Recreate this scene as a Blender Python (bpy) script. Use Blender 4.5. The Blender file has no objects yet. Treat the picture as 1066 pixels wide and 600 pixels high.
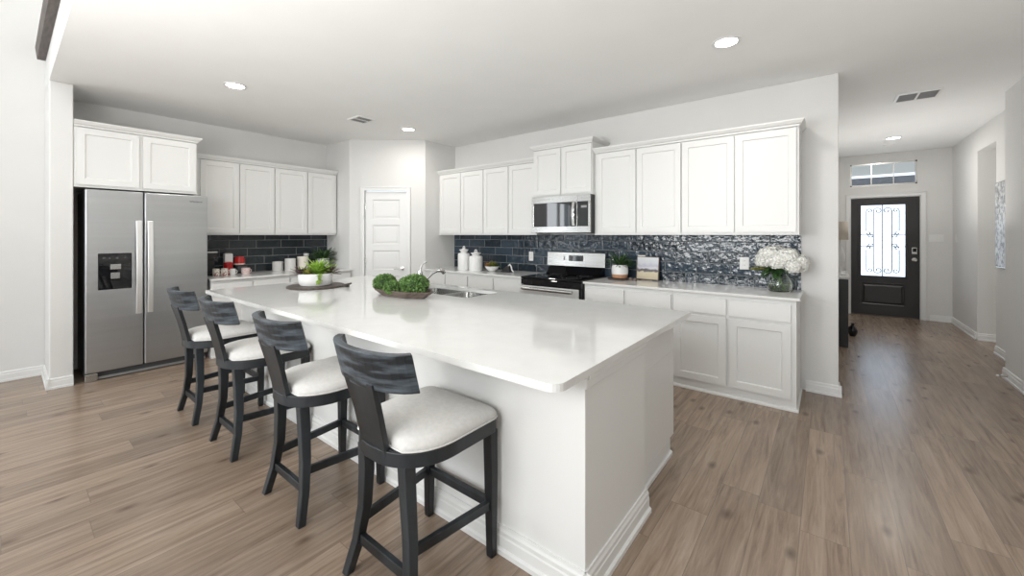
import bpy, bmesh, math, random
from mathutils import Vector, Matrix
random.seed(7)
S = bpy.context.scene
COL = S.collection
PI = math.pi

# ------------------------------------------------------------------ camera, world, lights, exposure
W, HH = 1066, 600
F = 417.6
FX, RX = -0.6188943937835011, 0.7854742066696733
CAMH = 1.372
cam = bpy.data.cameras.new('camera')
cam.sensor_fit = 'HORIZONTAL'; cam.sensor_width = 36.0
cam.lens = 36.0 * F / W
cam.shift_x = 0.0; cam.shift_y = -55.0 / W
cam.clip_start = 0.05; cam.clip_end = 200
co = bpy.data.objects.new('camera', cam); COL.objects.link(co)
co.location = (0, 0, CAMH)
co.rotation_euler = (PI/2, 0, math.atan2(-FX, RX))
S.camera = co
S.view_settings.view_transform = 'Standard'
S.view_settings.look = 'None'
S.view_settings.gamma = 1.0
S.view_settings.use_curve_mapping = False
S.view_settings.exposure = 0.10

w = bpy.data.worlds.new('world'); S.world = w; w.use_nodes = True
bg = w.node_tree.nodes['Background']
bg.inputs[0].default_value = (0.80, 0.90, 1.0, 1); bg.inputs[1].default_value = 1.5

def area(name, loc, rot, sx, sy, power, col=(1, 1, 1), spread=None):
    l = bpy.data.lights.new(name, 'AREA'); l.shape = 'RECTANGLE'; l.size = sx; l.size_y = sy
    l.energy = power; l.color = col
    if spread: l.spread = spread
    o = bpy.data.objects.new(name, l); COL.objects.link(o); o.location = loc; o.rotation_euler = rot
    return o
WIN_X = [(-5.3, -3.9), (-3.3, -1.9), (-1.2, 0.2)]
BACKY = -4.5
CE, CE2 = 2.753, 5.3
WINZ = [(0.35, 2.35), (3.0, 4.7)]
DAY = (0.95, 0.98, 1.0)
WP = ((12, 28, 46), (16, 52, 60))
LWY, LWZ = (-2.75, -1.35), (.12, 2.35)     # patio window in the left wall of the living room
for i, (a, b) in enumerate(WIN_X):
    for z0, z1 in WINZ:
        area('window_daylight', ((a+b)/2, BACKY-0.30, (z0+z1)/2), (PI/2, 0, 0), b-a, z1-z0, WP[z0 > 2][i], DAY)
area('window_daylight', (-6.07-.30, -2.05, 1.24), (0, -PI/2, 0), 2.23, 1.4, 52, DAY)
area('door_daylight', (0.74, 9.55, 1.4), (-PI/2, 0, 0), 0.8, 1.6, 9, (0.82, 0.90, 1.0))
area('corridor_fill', (3.3, 7.63, 1.7), (0, PI/2, 0), 1.6, 0.4, 8, (1, 0.97, 0.92))  # added fill panel to brighten the corridor; its end wall has no opening

# soft light bounced off the ceilings (added upward fill panels, no fixtures of the room)
area('bounce_fill', (-1.7, -1.1, 1.6), (math.radians(180-40), 0, 0), 2.6, 1.2, 95, (1, .985, .96))
area('bounce_fill', (-2.0, -1.6, 3.4), (PI, 0, 0), 2.0, 1.5, 70, (1, .985, .96))
area('bounce_fill', (.7, 2.2, .9), (math.radians(180), 0, 0), .8, 2.4, 6, (1, .98, .95))
area('bounce_fill', (.75, 7.0, 1.4), (PI, 0, 0), .7, 2.2, 11, (1, .98, .95))

# ------------------------------------------------------------------ materials
def new_mat(name, col=(.8, .8, .8), rough=.5, metal=0.0, **kw):
    m = bpy.data.materials.new(name); m.use_nodes = True
    b = m.node_tree.nodes['Principled BSDF']
    b.inputs['Base Color'].default_value = (*col, 1)
    b.inputs['Roughness'].default_value = rough
    b.inputs['Metallic'].default_value = metal
    for k, v in kw.items():
        b.inputs[k.replace('_', ' ')].default_value = v
    return m
def nodes(m): return m.node_tree.nodes, m.node_tree.links, m.node_tree.nodes['Principled BSDF']
def ramp(n, stops):
    r = n.new('ShaderNodeValToRGB')
    e = r.color_ramp.elements
    while len(e) < len(stops): e.new(0.5)
    for i, (p, c) in enumerate(stops):
        e[i].position = p; e[i].color = (*c, 1)
    return r
def noisy(name, c1, c2, scale=5, stretch=(1, 1, 1), rough=.5, metal=0, bump=0, detail=4, lo=.35, hi=.65, bscale=None, dist=.02, **kw):
    m = new_mat(name, c1, rough, metal, **kw); n, l, b = nodes(m)
    tc = n.new('ShaderNodeTexCoord'); mp = n.new('ShaderNodeMapping'); mp.inputs['Scale'].default_value = stretch
    l.new(tc.outputs['Object'], mp.inputs[0])
    no = n.new('ShaderNodeTexNoise'); no.inputs['Scale'].default_value = scale; no.inputs['Detail'].default_value = detail
    l.new(mp.outputs[0], no.inputs['Vector'])
    r = ramp(n, [(lo, c1), (hi, c2)]); l.new(no.outputs[0], r.inputs[0]); l.new(r.outputs[0], b.inputs['Base Color'])
    if bump:
        bu = n.new('ShaderNodeBump'); bu.inputs['Strength'].default_value = bump; bu.inputs['Distance'].default_value = dist
        if bscale:
            no2 = n.new('ShaderNodeTexNoise'); no2.inputs['Scale'].default_value = bscale; l.new(mp.outputs[0], no2.inputs['Vector'])
            l.new(no2.outputs[0], bu.inputs['Height'])
        else: l.new(no.outputs[0], bu.inputs['Height'])
        l.new(bu.outputs[0], b.inputs['Normal'])
    return m
def mth(n, l, op, a, b=None, c=None):
    x = n.new('ShaderNodeMath'); x.operation = op
    for i, v in enumerate((a, b, c)):
        if v is None: continue
        if isinstance(v, (int, float)): x.inputs[i].default_value = v
        else: l.new(v, x.inputs[i])
    return x.outputs[0]

M = {}
M['wall'] = noisy('wall_paint', (.72, .715, .70), (.735, .73, .715), 3, rough=.85, bump=.05, bscale=120, dist=.003)
M['ceil'] = noisy('ceiling_paint', (.87, .87, .86), (.885, .885, .875), 3, rough=.9, bump=.06, bscale=90, dist=.003)
M['trim'] = new_mat('trim_paint', (.78, .78, .77), .4)
M['cab'] = new_mat('cabinet_paint', (.755, .755, .74), .38)
M['quartz'] = noisy('white_quartz', (.73, .73, .715), (.76, .76, .745), 9, rough=.09, detail=8)
M['steel'] = noisy('brushed_steel', (.46, .47, .48), (.50, .51, .52), 2, (.3, .3, 7), rough=.36, metal=1.0)
M['steelb'] = noisy('bright_steel', (.44, .44, .43), (.52, .52, .51), 3, (1, 1, 30), rough=.24, metal=1.0)
M['satin'] = new_mat('satin_handle', (.80, .80, .79), .38, .85)
M['chrome'] = new_mat('chrome', (.78, .79, .80), .08, 1.0)
M['nickel'] = new_mat('nickel', (.62, .61, .59), .25, 1.0)
M['blackgl'] = new_mat('black_glass', (.006, .006, .007), .04)
M['winglass'] = new_mat('microwave_glass', (.010, .012, .014), .03, 0.0, IOR=1.7)
M['blackpl'] = new_mat('black_plastic', (.012, .012, .013), .35)
M['dark'] = new_mat('dark_gray_plastic', (.05, .052, .055), .45)
M['grille'] = new_mat('dark_gap', (.08, .085, .09), .5)
M['fabric'] = noisy('off_white_fabric', (.60, .59, .57), (.65, .64, .62), 60, rough=.95, bump=.15, bscale=400, dist=.001)
M['wood'] = noisy('charcoal_wood', (.006, .0075, .009), (.034, .042, .050), 7, (1, 1, .22), rough=.42, bump=.15, detail=8, dist=.004, lo=.42, hi=.78)
M['woodc'] = noisy('worn_charcoal_wood', (.008, .011, .014), (.125, .155, .185), 14, (.45, .45, 3.2), rough=.42, bump=.25, detail=10, dist=.004, lo=.44, hi=.80)
M['bronze'] = new_mat('door_dark', (.016, .014, .014), .35)
M['iron'] = new_mat('wrought_iron', (.02, .02, .022), .4)
M['lens'] = new_mat('lamp_lens', (1, 1, 1), .5, Emission_Color=(1, .98, .94, 1), Emission_Strength=14)
M['ceramic'] = noisy('white_ceramic', (.78, .78, .77), (.83, .83, .82), 12, rough=.35)
M['ribbed'] = new_mat('ribbed_ceramic', (.70, .69, .67), .6)
M['terra'] = new_mat('terracotta', (.50, .27, .15), .8)
M['soil'] = new_mat('soil', (.05, .035, .025), .95)
M['darkwood'] = noisy('dark_brown_wood', (.045, .034, .028), (.095, .073, .062), 6, (1, 8, 1), rough=.5, bump=.1)
M['traywood'] = noisy('tray_wood', (.10, .075, .06), (.19, .15, .125), 8, (1, 6, 3), rough=.6, bump=.15)
M['leafbox'] = noisy('boxwood_leaf', (.040, .11, .022), (.24, .40, .12), 42, rough=.5)
M['leaflime'] = noisy('lime_leaf', (.16, .33, .03), (.42, .60, .10), 20, rough=.45)
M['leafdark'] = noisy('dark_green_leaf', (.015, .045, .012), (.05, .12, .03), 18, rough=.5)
M['leafpurple'] = noisy('purple_leaf', (.05, .025, .03), (.13, .07, .07), 25, rough=.5)
M['leafolive'] = noisy('olive_leaf', (.10, .13, .02), (.28, .26, .05), 25, rough=.5)
M['leafrust'] = noisy('rust_leaf', (.30, .10, .03), (.42, .24, .08), 25, rough=.5)
M['stem'] = new_mat('green_stem', (.10, .20, .05), .5)
M['petal'] = noisy('white_petal', (.80, .79, .74), (.88, .88, .85), 30, rough=.7)
M['glass'] = new_mat('clear_glass', (.92, .96, .94), .02, Transmission_Weight=1.0, IOR=1.45)
M['water'] = new_mat('water', (.75, .80, .55), .02, Transmission_Weight=1.0, IOR=1.33)
M['plastic'] = new_mat('white_plastic', (.80, .80, .78), .35)
M['slot'] = new_mat('outlet_slot', (.05, .05, .05), .6)
M['red'] = new_mat('red_tin', (.45, .012, .012), .35)
M['mesh'] = new_mat('gray_vent', (.30, .30, .30), .5)
M['cream'] = new_mat('cream', (.78, .74, .66), .7)
M['beige'] = new_mat('beige_shade', (.55, .49, .42), .9)
M['pink'] = new_mat('pink', (.70, .42, .42), .6)
M['roof'] = noisy('roof_shingle', (.03, .03, .032), (.12, .12, .13), 8, (1, 4, 1), rough=.9)

def wood_floor():
    m = new_mat('oak_plank_floor', (.3, .25, .2), .27); n, l, b = nodes(m)
    tc = n.new('ShaderNodeTexCoord'); sp = n.new('ShaderNodeSeparateXYZ'); l.new(tc.outputs['Object'], sp.inputs[0])
    PW, PL = .179, 1.25
    u = mth(n, l, 'DIVIDE', mth(n, l, 'SUBTRACT', sp.outputs[0], .076), PW)
    row = mth(n, l, 'FLOOR', u); fu = mth(n, l, 'FRACT', u)
    wn = n.new('ShaderNodeTexWhiteNoise'); wn.noise_dimensions = '1D'; l.new(row, wn.inputs['W'])
    v = mth(n, l, 'ADD', mth(n, l, 'DIVIDE', sp.outputs[1], PL), wn.outputs['Value'])
    pl = mth(n, l, 'FLOOR', v); fv = mth(n, l, 'FRACT', v)
    cx = n.new('ShaderNodeCombineXYZ'); l.new(row, cx.inputs[0]); l.new(pl, cx.inputs[1])
    wn2 = n.new('ShaderNodeTexWhiteNoise'); wn2.noise_dimensions = '3D'; l.new(cx.outputs[0], wn2.inputs['Vector'])
    # grain coordinates, shifted per plank
    off = n.new('ShaderNodeVectorMath'); off.operation = 'SCALE'; l.new(wn2.outputs['Color'], off.inputs[0]); off.inputs['Scale'].default_value = 40
    ad = n.new('ShaderNodeVectorMath'); ad.operation = 'ADD'; l.new(tc.outputs['Object'], ad.inputs[0]); l.new(off.outputs[0], ad.inputs[1])
    mp = n.new('ShaderNodeMapping'); mp.inputs['Scale'].default_value = (13, .9, 1); l.new(ad.outputs[0], mp.inputs[0])
    g = n.new('ShaderNodeTexNoise'); g.inputs['Scale'].default_value = 2.2; g.inputs['Detail'].default_value = 9; g.inputs['Roughness'].default_value = .62; g.inputs['Distortion'].default_value = .7
    l.new(mp.outputs[0], g.inputs['Vector'])
    mpf = n.new('ShaderNodeMapping'); mpf.inputs['Scale'].default_value = (70, 3.5, 1); l.new(ad.outputs[0], mpf.inputs[0])
    gf = n.new('ShaderNodeTexNoise'); gf.inputs['Scale'].default_value = 2; gf.inputs['Detail'].default_value = 5; l.new(mpf.outputs[0], gf.inputs['Vector'])
    r = ramp(n, [(.22, (.120, .082, .058)), (.42, (.245, .178, .130)), (.60, (.315, .240, .180)), (.8, (.375, .30, .236))]); l.new(g.outputs[0], r.inputs[0])
    # plank tint
    tint = mth(n, l, 'ADD', mth(n, l, 'MULTIPLY', wn2.outputs['Value'], .30), .84)
    fine = mth(n, l, 'ADD', mth(n, l, 'MULTIPLY', gf.outputs[0], .34), .83)
    tt = mth(n, l, 'MULTIPLY', tint, fine)
    sc = n.new('ShaderNodeVectorMath'); sc.operation = 'SCALE'; l.new(r.outputs[0], sc.inputs[0]); l.new(tt, sc.inputs['Scale'])
    # knots
    mk = n.new('ShaderNodeMapping'); mk.inputs['Scale'].default_value = (3.0, 1.5, 1); l.new(ad.outputs[0], mk.inputs[0])
    vo = n.new('ShaderNodeTexVoronoi'); vo.voronoi_dimensions = '2D'; vo.inputs['Scale'].default_value = 1.0; l.new(mk.outputs[0], vo.inputs['Vector'])
    kr = ramp(n, [(.0, (1, 1, 1)), (.025, (.75, .75, .75)), (.085, (0, 0, 0))]); l.new(vo.outputs['Distance'], kr.inputs[0])
    mx = n.new('ShaderNodeMixRGB'); mx.inputs[2].default_value = (.085, .055, .038, 1); l.new(mth(n, l, 'MULTIPLY', kr.outputs[0], .8), mx.inputs[0]); l.new(sc.outputs[0], mx.inputs[1])
    # grooves
    du = mth(n, l, 'MULTIPLY', mth(n, l, 'MINIMUM', fu, mth(n, l, 'SUBTRACT', 1, fu)), PW)
    dv = mth(n, l, 'MULTIPLY', mth(n, l, 'MINIMUM', fv, mth(n, l, 'SUBTRACT', 1, fv)), PL)
    d = mth(n, l, 'MINIMUM', du, dv)
    gr = mth(n, l, 'LESS_THAN', d, .0014)
    mx2 = n.new('ShaderNodeMixRGB'); mx2.inputs[2].default_value = (.17, .13, .10, 1); l.new(mth(n, l, 'MULTIPLY', gr, .8), mx2.inputs[0]); l.new(mx.outputs[0], mx2.inputs[1])
    l.new(mx2.outputs[0], b.inputs['Base Color'])
    hgt = mth(n, l, 'SUBTRACT', mth(n, l, 'MULTIPLY', gf.outputs[0], .25), mth(n, l, 'MULTIPLY', gr, 1.0))
    bu = n.new('ShaderNodeBump'); bu.inputs['Strength'].default_value = .25; bu.inputs['Distance'].default_value = .002; l.new(hgt, bu.inputs['Height']); l.new(bu.outputs[0], b.inputs['Normal'])
    return m
M['floor'] = wood_floor()

def tile_mat(name, axis, sgn, u0, base1, base2, rough, wave):
    # 4x12 tiles in a third-step bond, u runs along the wall, glossy with a wavy glaze
    m = new_mat(name, base1, rough); n, l, b = nodes(m)
    tc = n.new('ShaderNodeTexCoord'); sp = n.new('ShaderNodeSeparateXYZ'); l.new(tc.outputs['Object'], sp.inputs[0])
    TW, TH = .312, .107
    v = mth(n, l, 'DIVIDE', mth(n, l, 'SUBTRACT', sp.outputs[2], .985), TH)
    row = mth(n, l, 'FLOOR', v); fv = mth(n, l, 'FRACT', v)
    u = mth(n, l, 'ADD', mth(n, l, 'DIVIDE', mth(n, l, 'SUBTRACT', sp.outputs[axis], u0), TW), mth(n, l, 'MULTIPLY', row, -sgn*.345))
    cu = mth(n, l, 'FLOOR', u); fu = mth(n, l, 'FRACT', u)
    du = mth(n, l, 'MULTIPLY', mth(n, l, 'MINIMUM', fu, mth(n, l, 'SUBTRACT', 1, fu)), TW)
    dv = mth(n, l, 'MULTIPLY', mth(n, l, 'MINIMUM', fv, mth(n, l, 'SUBTRACT', 1, fv)), TH)
    d = mth(n, l, 'MINIMUM', du, dv)
    gr = mth(n, l, 'LESS_THAN', d, .0024)
    cx = n.new('ShaderNodeCombineXYZ'); l.new(cu, cx.inputs[0]); l.new(row, cx.inputs[1])
    wn = n.new('ShaderNodeTexWhiteNoise'); wn.noise_dimensions = '3D'; l.new(cx.outputs[0], wn.inputs['Vector'])
    no = n.new('ShaderNodeTexNoise'); no.inputs['Scale'].default_value = 9; no.inputs['Detail'].default_value = 5
    l.new(tc.outputs['Object'], no.inputs['Vector'])
    f = mth(n, l, 'ADD', mth(n, l, 'MULTIPLY', wn.outputs['Value'], .5), mth(n, l, 'MULTIPLY', no.outputs[0], .5))
    r = ramp(n, [(.2, base1), (.75, base2)]); l.new(f, r.inputs[0])
    mx = n.new('ShaderNodeMixRGB'); mx.inputs[2].default_value = (.27, .28, .28, 1); l.new(gr, mx.inputs[0]); l.new(r.outputs[0], mx.inputs[1]); l.new(mx.outputs[0], b.inputs['Base Color'])
    l.new(mth(n, l, 'ADD', mth(n, l, 'MULTIPLY', gr, .6), rough), b.inputs['Roughness'])
    # glaze waves, different in each tile
    off = n.new('ShaderNodeVectorMath'); off.operation = 'SCALE'; l.new(wn.outputs['Color'], off.inputs[0]); off.inputs['Scale'].default_value = 5
    ad = n.new('ShaderNodeVectorMath'); ad.operation = 'ADD'; l.new(tc.outputs['Object'], ad.inputs[0]); l.new(off.outputs[0], ad.inputs[1])
    wv = n.new('ShaderNodeTexNoise'); wv.inputs['Scale'].default_value = 17; wv.inputs['Detail'].default_value = 1.5; l.new(ad.outputs[0], wv.inputs['Vector'])
    edge = mth(n, l, 'MULTIPLY', mth(n, l, 'MINIMUM', d, .006), 40)
    hg = mth(n, l, 'ADD', mth(n, l, 'MULTIPLY', wv.outputs[0], 1.0), edge)
    bu = n.new('ShaderNodeBump'); bu.inputs['Strength'].default_value = 1.0; bu.inputs['Distance'].default_value = wave; l.new(hg, bu.inputs['Height']); l.new(bu.outputs[0], b.inputs['Normal'])
    return m
M['tile'] = tile_mat('blue_glazed_tile', 0, 1, -3.55, (.014, .022, .030), (.046, .068, .092), .07, .0085)
M['tile2'] = tile_mat('gray_glazed_tile', 1, 1, 1.9, (.016, .022, .026), (.036, .046, .052), .16, .006)

# ------------------------------------------------------------------ mesh builder
class MB:
    def __init__(s): s.bm = bmesh.new()
    def box(s, a, b):
        x0, y0, z0 = a; x1, y1, z1 = b
        v = [s.bm.verts.new(p) for p in ((x0,y0,z0),(x1,y0,z0),(x1,y1,z0),(x0,y1,z0),(x0,y0,z1),(x1,y0,z1),(x1,y1,z1),(x0,y1,z1))]
        for f in ((0,3,2,1),(4,5,6,7),(0,1,5,4),(1,2,6,5),(2,3,7,6),(3,0,4,7)): s.bm.faces.new([v[i] for i in f])
        return s
    def loops(s, rings, closed=True, cap=True):
        R = [[s.bm.verts.new(p) for p in r] for r in rings]
        for i in range(len(R)-1):
            n = len(R[i])
            for j in range(n if closed else n-1):
                k = (j+1) % n
                s.bm.faces.new((R[i][j], R[i][k], R[i+1][k], R[i+1][j]))
        if cap:
            s.bm.faces.new(list(reversed(R[0]))); s.bm.faces.new(R[-1])
        return s
    def prism(s, pts, z0, z1):
        return s.loops([[(x, y, z0) for x, y in pts], [(x, y, z1) for x, y in pts]])
    def lathe(s, prof, n=28, c=(0, 0, 0), sx=1, sy=1, mod=None):
        rings = []
        for r, z in prof:
            ring = []
            for k in range(n):
                a = 2*PI*k/n; rr = max(r, .0005)*(mod(a) if mod else 1)
                ring.append((c[0]+rr*math.cos(a)*sx, c[1]+rr*math.sin(a)*sy, c[2]+z))
            rings.append(ring)
        return s.loops(rings)
    def tube(s, pts, r, n=8, cap=True):
        P = [Vector(p) for p in pts]; rings = []
        rr = r if isinstance(r, (list, tuple)) else [r]*len(P)
        t0 = (P[1]-P[0]).normalized(); up = Vector((0, 0, 1)) if abs(t0.z) < .9 else Vector((1, 0, 0))
        nrm = t0.cross(up).normalized()
        for i, p in enumerate(P):
            t = (P[min(i+1, len(P)-1)]-P[max(i-1, 0)]).normalized()
            nrm = (nrm - t*nrm.dot(t)).normalized(); bn = t.cross(nrm)
            rings.append([tuple(p+(nrm*math.cos(2*PI*k/n)+bn*math.sin(2*PI*k/n))*rr[i]) for k in range(n)])
        return s.loops(rings, cap=cap)
    def sweep(s, pts, sec):   # rectangular section (w along x, d along y) at each point
        rings = []
        for (x, y, z), (a, b) in zip(pts, sec):
            rings.append([(x-a/2, y-b/2, z), (x+a/2, y-b/2, z), (x+a/2, y+b/2, z), (x-a/2, y+b/2, z)])
        return s.loops(rings)
    def leaf(s, p, d, L, wd, curl=.2, up=Vector((0, 0, 1))):
        p = Vector(p); d = Vector(d).normalized(); sd = d.cross(up)
        if sd.length < .1: sd = d.cross(Vector((1, 0, 0)))
        sd.normalize(); nn = sd.cross(d).normalized()
        row = []
        for t, ww in ((0, .25), (.35, 1), (.7, .8), (1, .05)):
            c = p + d*L*t - nn*curl*L*t*t
            row.append((s.bm.verts.new(c-sd*wd*ww/2+nn*.12*wd), s.bm.verts.new(c-nn*.08*wd), s.bm.verts.new(c+sd*wd*ww/2+nn*.12*wd)))
        for i in range(3):
            for j in range(2): s.bm.faces.new((row[i][j], row[i][j+1], row[i+1][j+1], row[i+1][j]))
        return s
    def ring(s, prof, n=28, c=(0, 0, 0), sx=1, sy=1):   # closed profile turned around z, no end caps
        R = []
        for k in range(n):
            a = 2*PI*k/n; R.append([s.bm.verts.new((c[0]+r*math.cos(a)*sx, c[1]+r*math.sin(a)*sy, c[2]+z)) for r, z in prof])
        m_ = len(prof)
        for k in range(n):
            q = (k+1) % n
            for j in range(m_): s.bm.faces.new((R[k][j], R[q][j], R[q][(j+1) % m_], R[k][(j+1) % m_]))
        return s
    def build(s, name, mat, parent=None, bevel=0, smooth=False, loc=(0, 0, 0), rotz=0, seg=2, recalc=True, subsurf=0, solid=0):
        if recalc: bmesh.ops.recalc_face_normals(s.bm, faces=s.bm.faces)
        me = bpy.data.meshes.new(name); s.bm.to_mesh(me); s.bm.free()
        me.materials.append(M[mat] if isinstance(mat, str) else mat)
        if smooth:
            for p in me.polygons: p.use_smooth = True
            try: me.set_sharp_from_angle(angle=math.radians(40))
            except Exception: pass
        o = bpy.data.objects.new(name, me); COL.objects.link(o)
        o.location = loc; o.rotation_euler = (0, 0, rotz)
        if parent: o.parent = parent
        if solid:
            k = o.modifiers.new('solid', 'SOLIDIFY'); k.thickness = solid
        if bevel:
            k = o.modifiers.new('bevel', 'BEVEL'); k.width = bevel; k.segments = seg; k.limit_method = 'ANGLE'; k.angle_limit = math.radians(40)
        if subsurf:
            k = o.modifiers.new('sub', 'SUBSURF'); k.levels = subsurf; k.render_levels = subsurf
        return o
def tag(o, label, cat, group=None):
    o['label'] = label; o['category'] = cat
    if group: o['group'] = group
    return o
def thing(name, label, cat, loc=(0, 0, 0), rotz=0, group=None):
    o = bpy.data.objects.new(name, None); COL.objects.link(o); o.location = loc; o.rotation_euler = (0, 0, rotz)
    o.empty_display_size = .1
    return tag(o, label, cat, group)
def struct(name, mb, mat, **k):
    o = mb.build(name, mat, **k)
    if not k.get('parent'): o['kind'] = 'structure'
    return o
def copy_tree(root, loc, rotz=0, label=None):
    r = root.copy(); COL.objects.link(r); r.location = loc; r.rotation_euler = (0, 0, rotz)
    if label: r['label'] = label
    for ch in list(root.children):
        c = ch.copy(); COL.objects.link(c); c.parent = r
        for g in list(ch.children):
            d = g.copy(); COL.objects.link(d); d.parent = c
    return r

# ------------------------------------------------------------------ room shell
XL = -6.07
WY = 4.39
struct('floor', MB().box((-6.4, -4.9, -.1), (4.0, 9.55, 0)), 'floor')
struct('ceiling', MB().box((-6.3, .256, CE), (4.0, 9.4, CE+.12)), 'ceil')
struct('ceiling', MB().box((-6.3, -4.8, CE2), (1.6, .45, CE2+.1)), 'ceil')
struct('wall_header', MB().box((XL, .255, CE+.0008), (1.34, .40, CE2)), 'wall')
struct('wall_left', MB().box((XL-.15, LWY[1], 0), (XL, 3.2, CE2)).box((XL-.15, -4.6, 0), (XL, LWY[0], CE2)).box((XL-.15, LWY[0], LWZ[1]), (XL, LWY[1], CE2)).box((XL-.15, LWY[0], 0), (XL, LWY[1], LWZ[0])), 'wall')
m_ = MB(); ya, yb, za, zb = *LWY, *LWZ
for (a, b, c, d) in ((ya, ya+.06, za, zb), (yb-.06, yb, za, zb), ((ya+yb)/2-.05, (ya+yb)/2+.05, za, zb), (ya, yb, za, za+.07), (ya, yb, zb-.06, zb)): m_.box((XL-.10, a, c), (XL-.05, b, d))
struct('window_8', m_, 'trim')
struct('wall_fridge_stub', MB().box((XL, .255, 0), (-5.43, .40, CE)), 'wall', bevel=.008)
# pantry corner: short wall, diagonal wall with the door opening, short wall
PB, PC = Vector((-5.42, 3.09)), Vector((-4.60, 3.80))
pd = (PC-PB); PLn = pd.length; pd.normalize(); pang = math.atan2(pd.y, pd.x)
struct('wall_pantry_left', MB().box((XL, 3.09, 0), (-5.42, 3.20, CE)), 'wall')
struct('wall_pantry_right', MB().box((-4.71, 3.80, 0), (-4.60, 4.5, CE)), 'wall')
DS0, DS1, DZ = .223, .813, 2.01
mb = MB().box((0, 0, 0), (DS0-.015, .11, CE)).box((DS1+.015, 0, 0), (PLn, .11, CE)).box((DS0-.015, 0, DZ+.015), (DS1+.015, .11, CE))
struct('wall_pantry', mb, 'wall', loc=(PB.x, PB.y, 0), rotz=pang)
struct('wall_back', MB().box((-4.6, WY, 0), (.07, WY+.12, CE)), 'wall', bevel=.006)
struct('wall_hall_left', MB().box((-.20, WY+.12, 0), (-.08, 9.2, CE)), 'wall')
# wall with the front door and transom
D0, D1, DT = .317, 1.170, 2.005
T0, T1, TZ0, TZ1 = .304, 1.140, 2.215, 2.60
mb = MB().box((-.2, 9.2, 0), (D0-.04, 9.35, CE)).box((D1+.04, 9.2, 0), (1.7, 9.35, CE)).box((D0-.04, 9.2, DT+.04), (D1+.04, 9.35, TZ0)).box((D0-.04, 9.2, TZ1), (D1+.04, 9.35, CE)).box((D0-.04, 9.2, TZ0), (T0, 9.35, TZ1)).box((T1, 9.2, TZ0), (D1+.04, 9.35, TZ1))
struct('wall_front', mb, 'wall')
struct('wall_hall_right', MB().box((1.53, 7.88, 0), (4.0, 9.2, CE)), 'wall', bevel=.006)
struct('wall_hall_side', MB().box((1.53, 5.985, 0), (4.0, 7.12, CE)).box((1.53, 7.12, 2.465), (1.65, 7.88, CE)), 'wall')
struct('wall_corridor_end', MB().box((3.6, 7.12, 0), (3.7, 7.88, CE)), 'wall')
struct('wall_right', MB().box((1.34, -4.6, 0), (1.60, 5.98, CE2)), 'wall', bevel=.006)
# back wall of the living room with its windows
mb = MB(); xs = [XL-.15] + [v for ab in WIN_X for v in ab] + [1.6]
for i in range(0, len(xs), 2): mb.box((xs[i], BACKY-.15, 0), (xs[i+1], BACKY, CE2))
for a, b in WIN_X:
    mb.box((a, BACKY-.15, 0), (b, BACKY, WINZ[0][0])).box((a, BACKY-.15, WINZ[0][1]), (b, BACKY, WINZ[1][0])).box((a, BACKY-.15, WINZ[1][1]), (b, BACKY, CE2))
struct('wall_living', mb, 'wall')
k = 0
for a, b in WIN_X:
    for z0, z1 in WINZ:
        k += 1
        m_ = MB(); y0, y1 = BACKY-.10, BACKY-.05
        for (xa, xb, za, zb) in ((a, a+.05, z0, z1), (b-.05, b, z0, z1), (a+.05, b-.05, z0, z0+.05), (a+.05, b-.05, z1-.05, z1), (a+.05, b-.05, (z0+z1)/2-.02, (z0+z1)/2+.02)):
            m_.box((xa, y0, za), (xb, y1, zb))
        fr = struct('window_%d' % k, m_, 'trim')

# baseboards: profiled strips
def baseboard(name, p0, p1, side, h=.095, t=.014):
    p0 = Vector(p0); p1 = Vector(p1); d = (p1-p0); L = d.length; a = math.atan2(d.y, d.x)
    s = side
    sec = [(0, .0004), (s*(t+.008), .0004), (s*(t+.008), .018), (s*t, .022), (s*t, h-.03), (s*t*.75, h-.022), (s*t*.75, h-.008), (s*t*.35, h), (0, h)]
    mb = MB().loops([[(0, y, z) for y, z in sec], [(L, y, z) for y, z in sec]])
    o = mb.build(name, 'trim', loc=(p0.x, p0.y, 0), rotz=a); o['kind'] = 'structure'; return o
baseboard('baseboard_left', (XL, -4.5), (XL, .255), -1)
baseboard('baseboard_stub', (-5.43, .2335), (-5.43, .3995), -1)
baseboard('baseboard_stub_side', (XL, .255), (-5.4095, .255), -1)
baseboard('baseboard_alcove', (XL, .40), (XL, .47), -1)
baseboard('baseboard_back', (-.155, WY), (.0905, WY), -1)
baseboard('baseboard_wall_end', (.07, WY-.0212), (.07, WY+.12), -1)
baseboard('baseboard_hall_left', (-.08, WY+.12), (-.08, 9.2), -1)
baseboard('baseboard_front', (D1+.115, 9.2), (1.53, 9.2), -1)
baseboard('baseboard_front_left', (-.08, 9.2), (D0-.115, 9.2), -1)
baseboard('baseboard_hall_right', (1.53, 9.2), (1.53, 7.858), -1)
baseboard('baseboard_corridor', (1.508, 7.88), (3.6, 7.88), -1)
baseboard('baseboard_hall_side', (1.53, 7.12), (1.53, 6.0), -1)
baseboard('baseboard_right', (1.34, 6.0), (1.34, -4.5), -1)
baseboard('baseboard_living', (XL, BACKY), (1.34, BACKY), 1)
baseboard('baseboard_pantry_left', (PB.x, PB.y), (PB.x+pd.x*(DS0-.06), PB.y+pd.y*(DS0-.06)), -1)
q = PB + pd*(DS1+.06)
baseboard('baseboard_pantry_right', (q.x, q.y), (PC.x, PC.y), -1)

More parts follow.
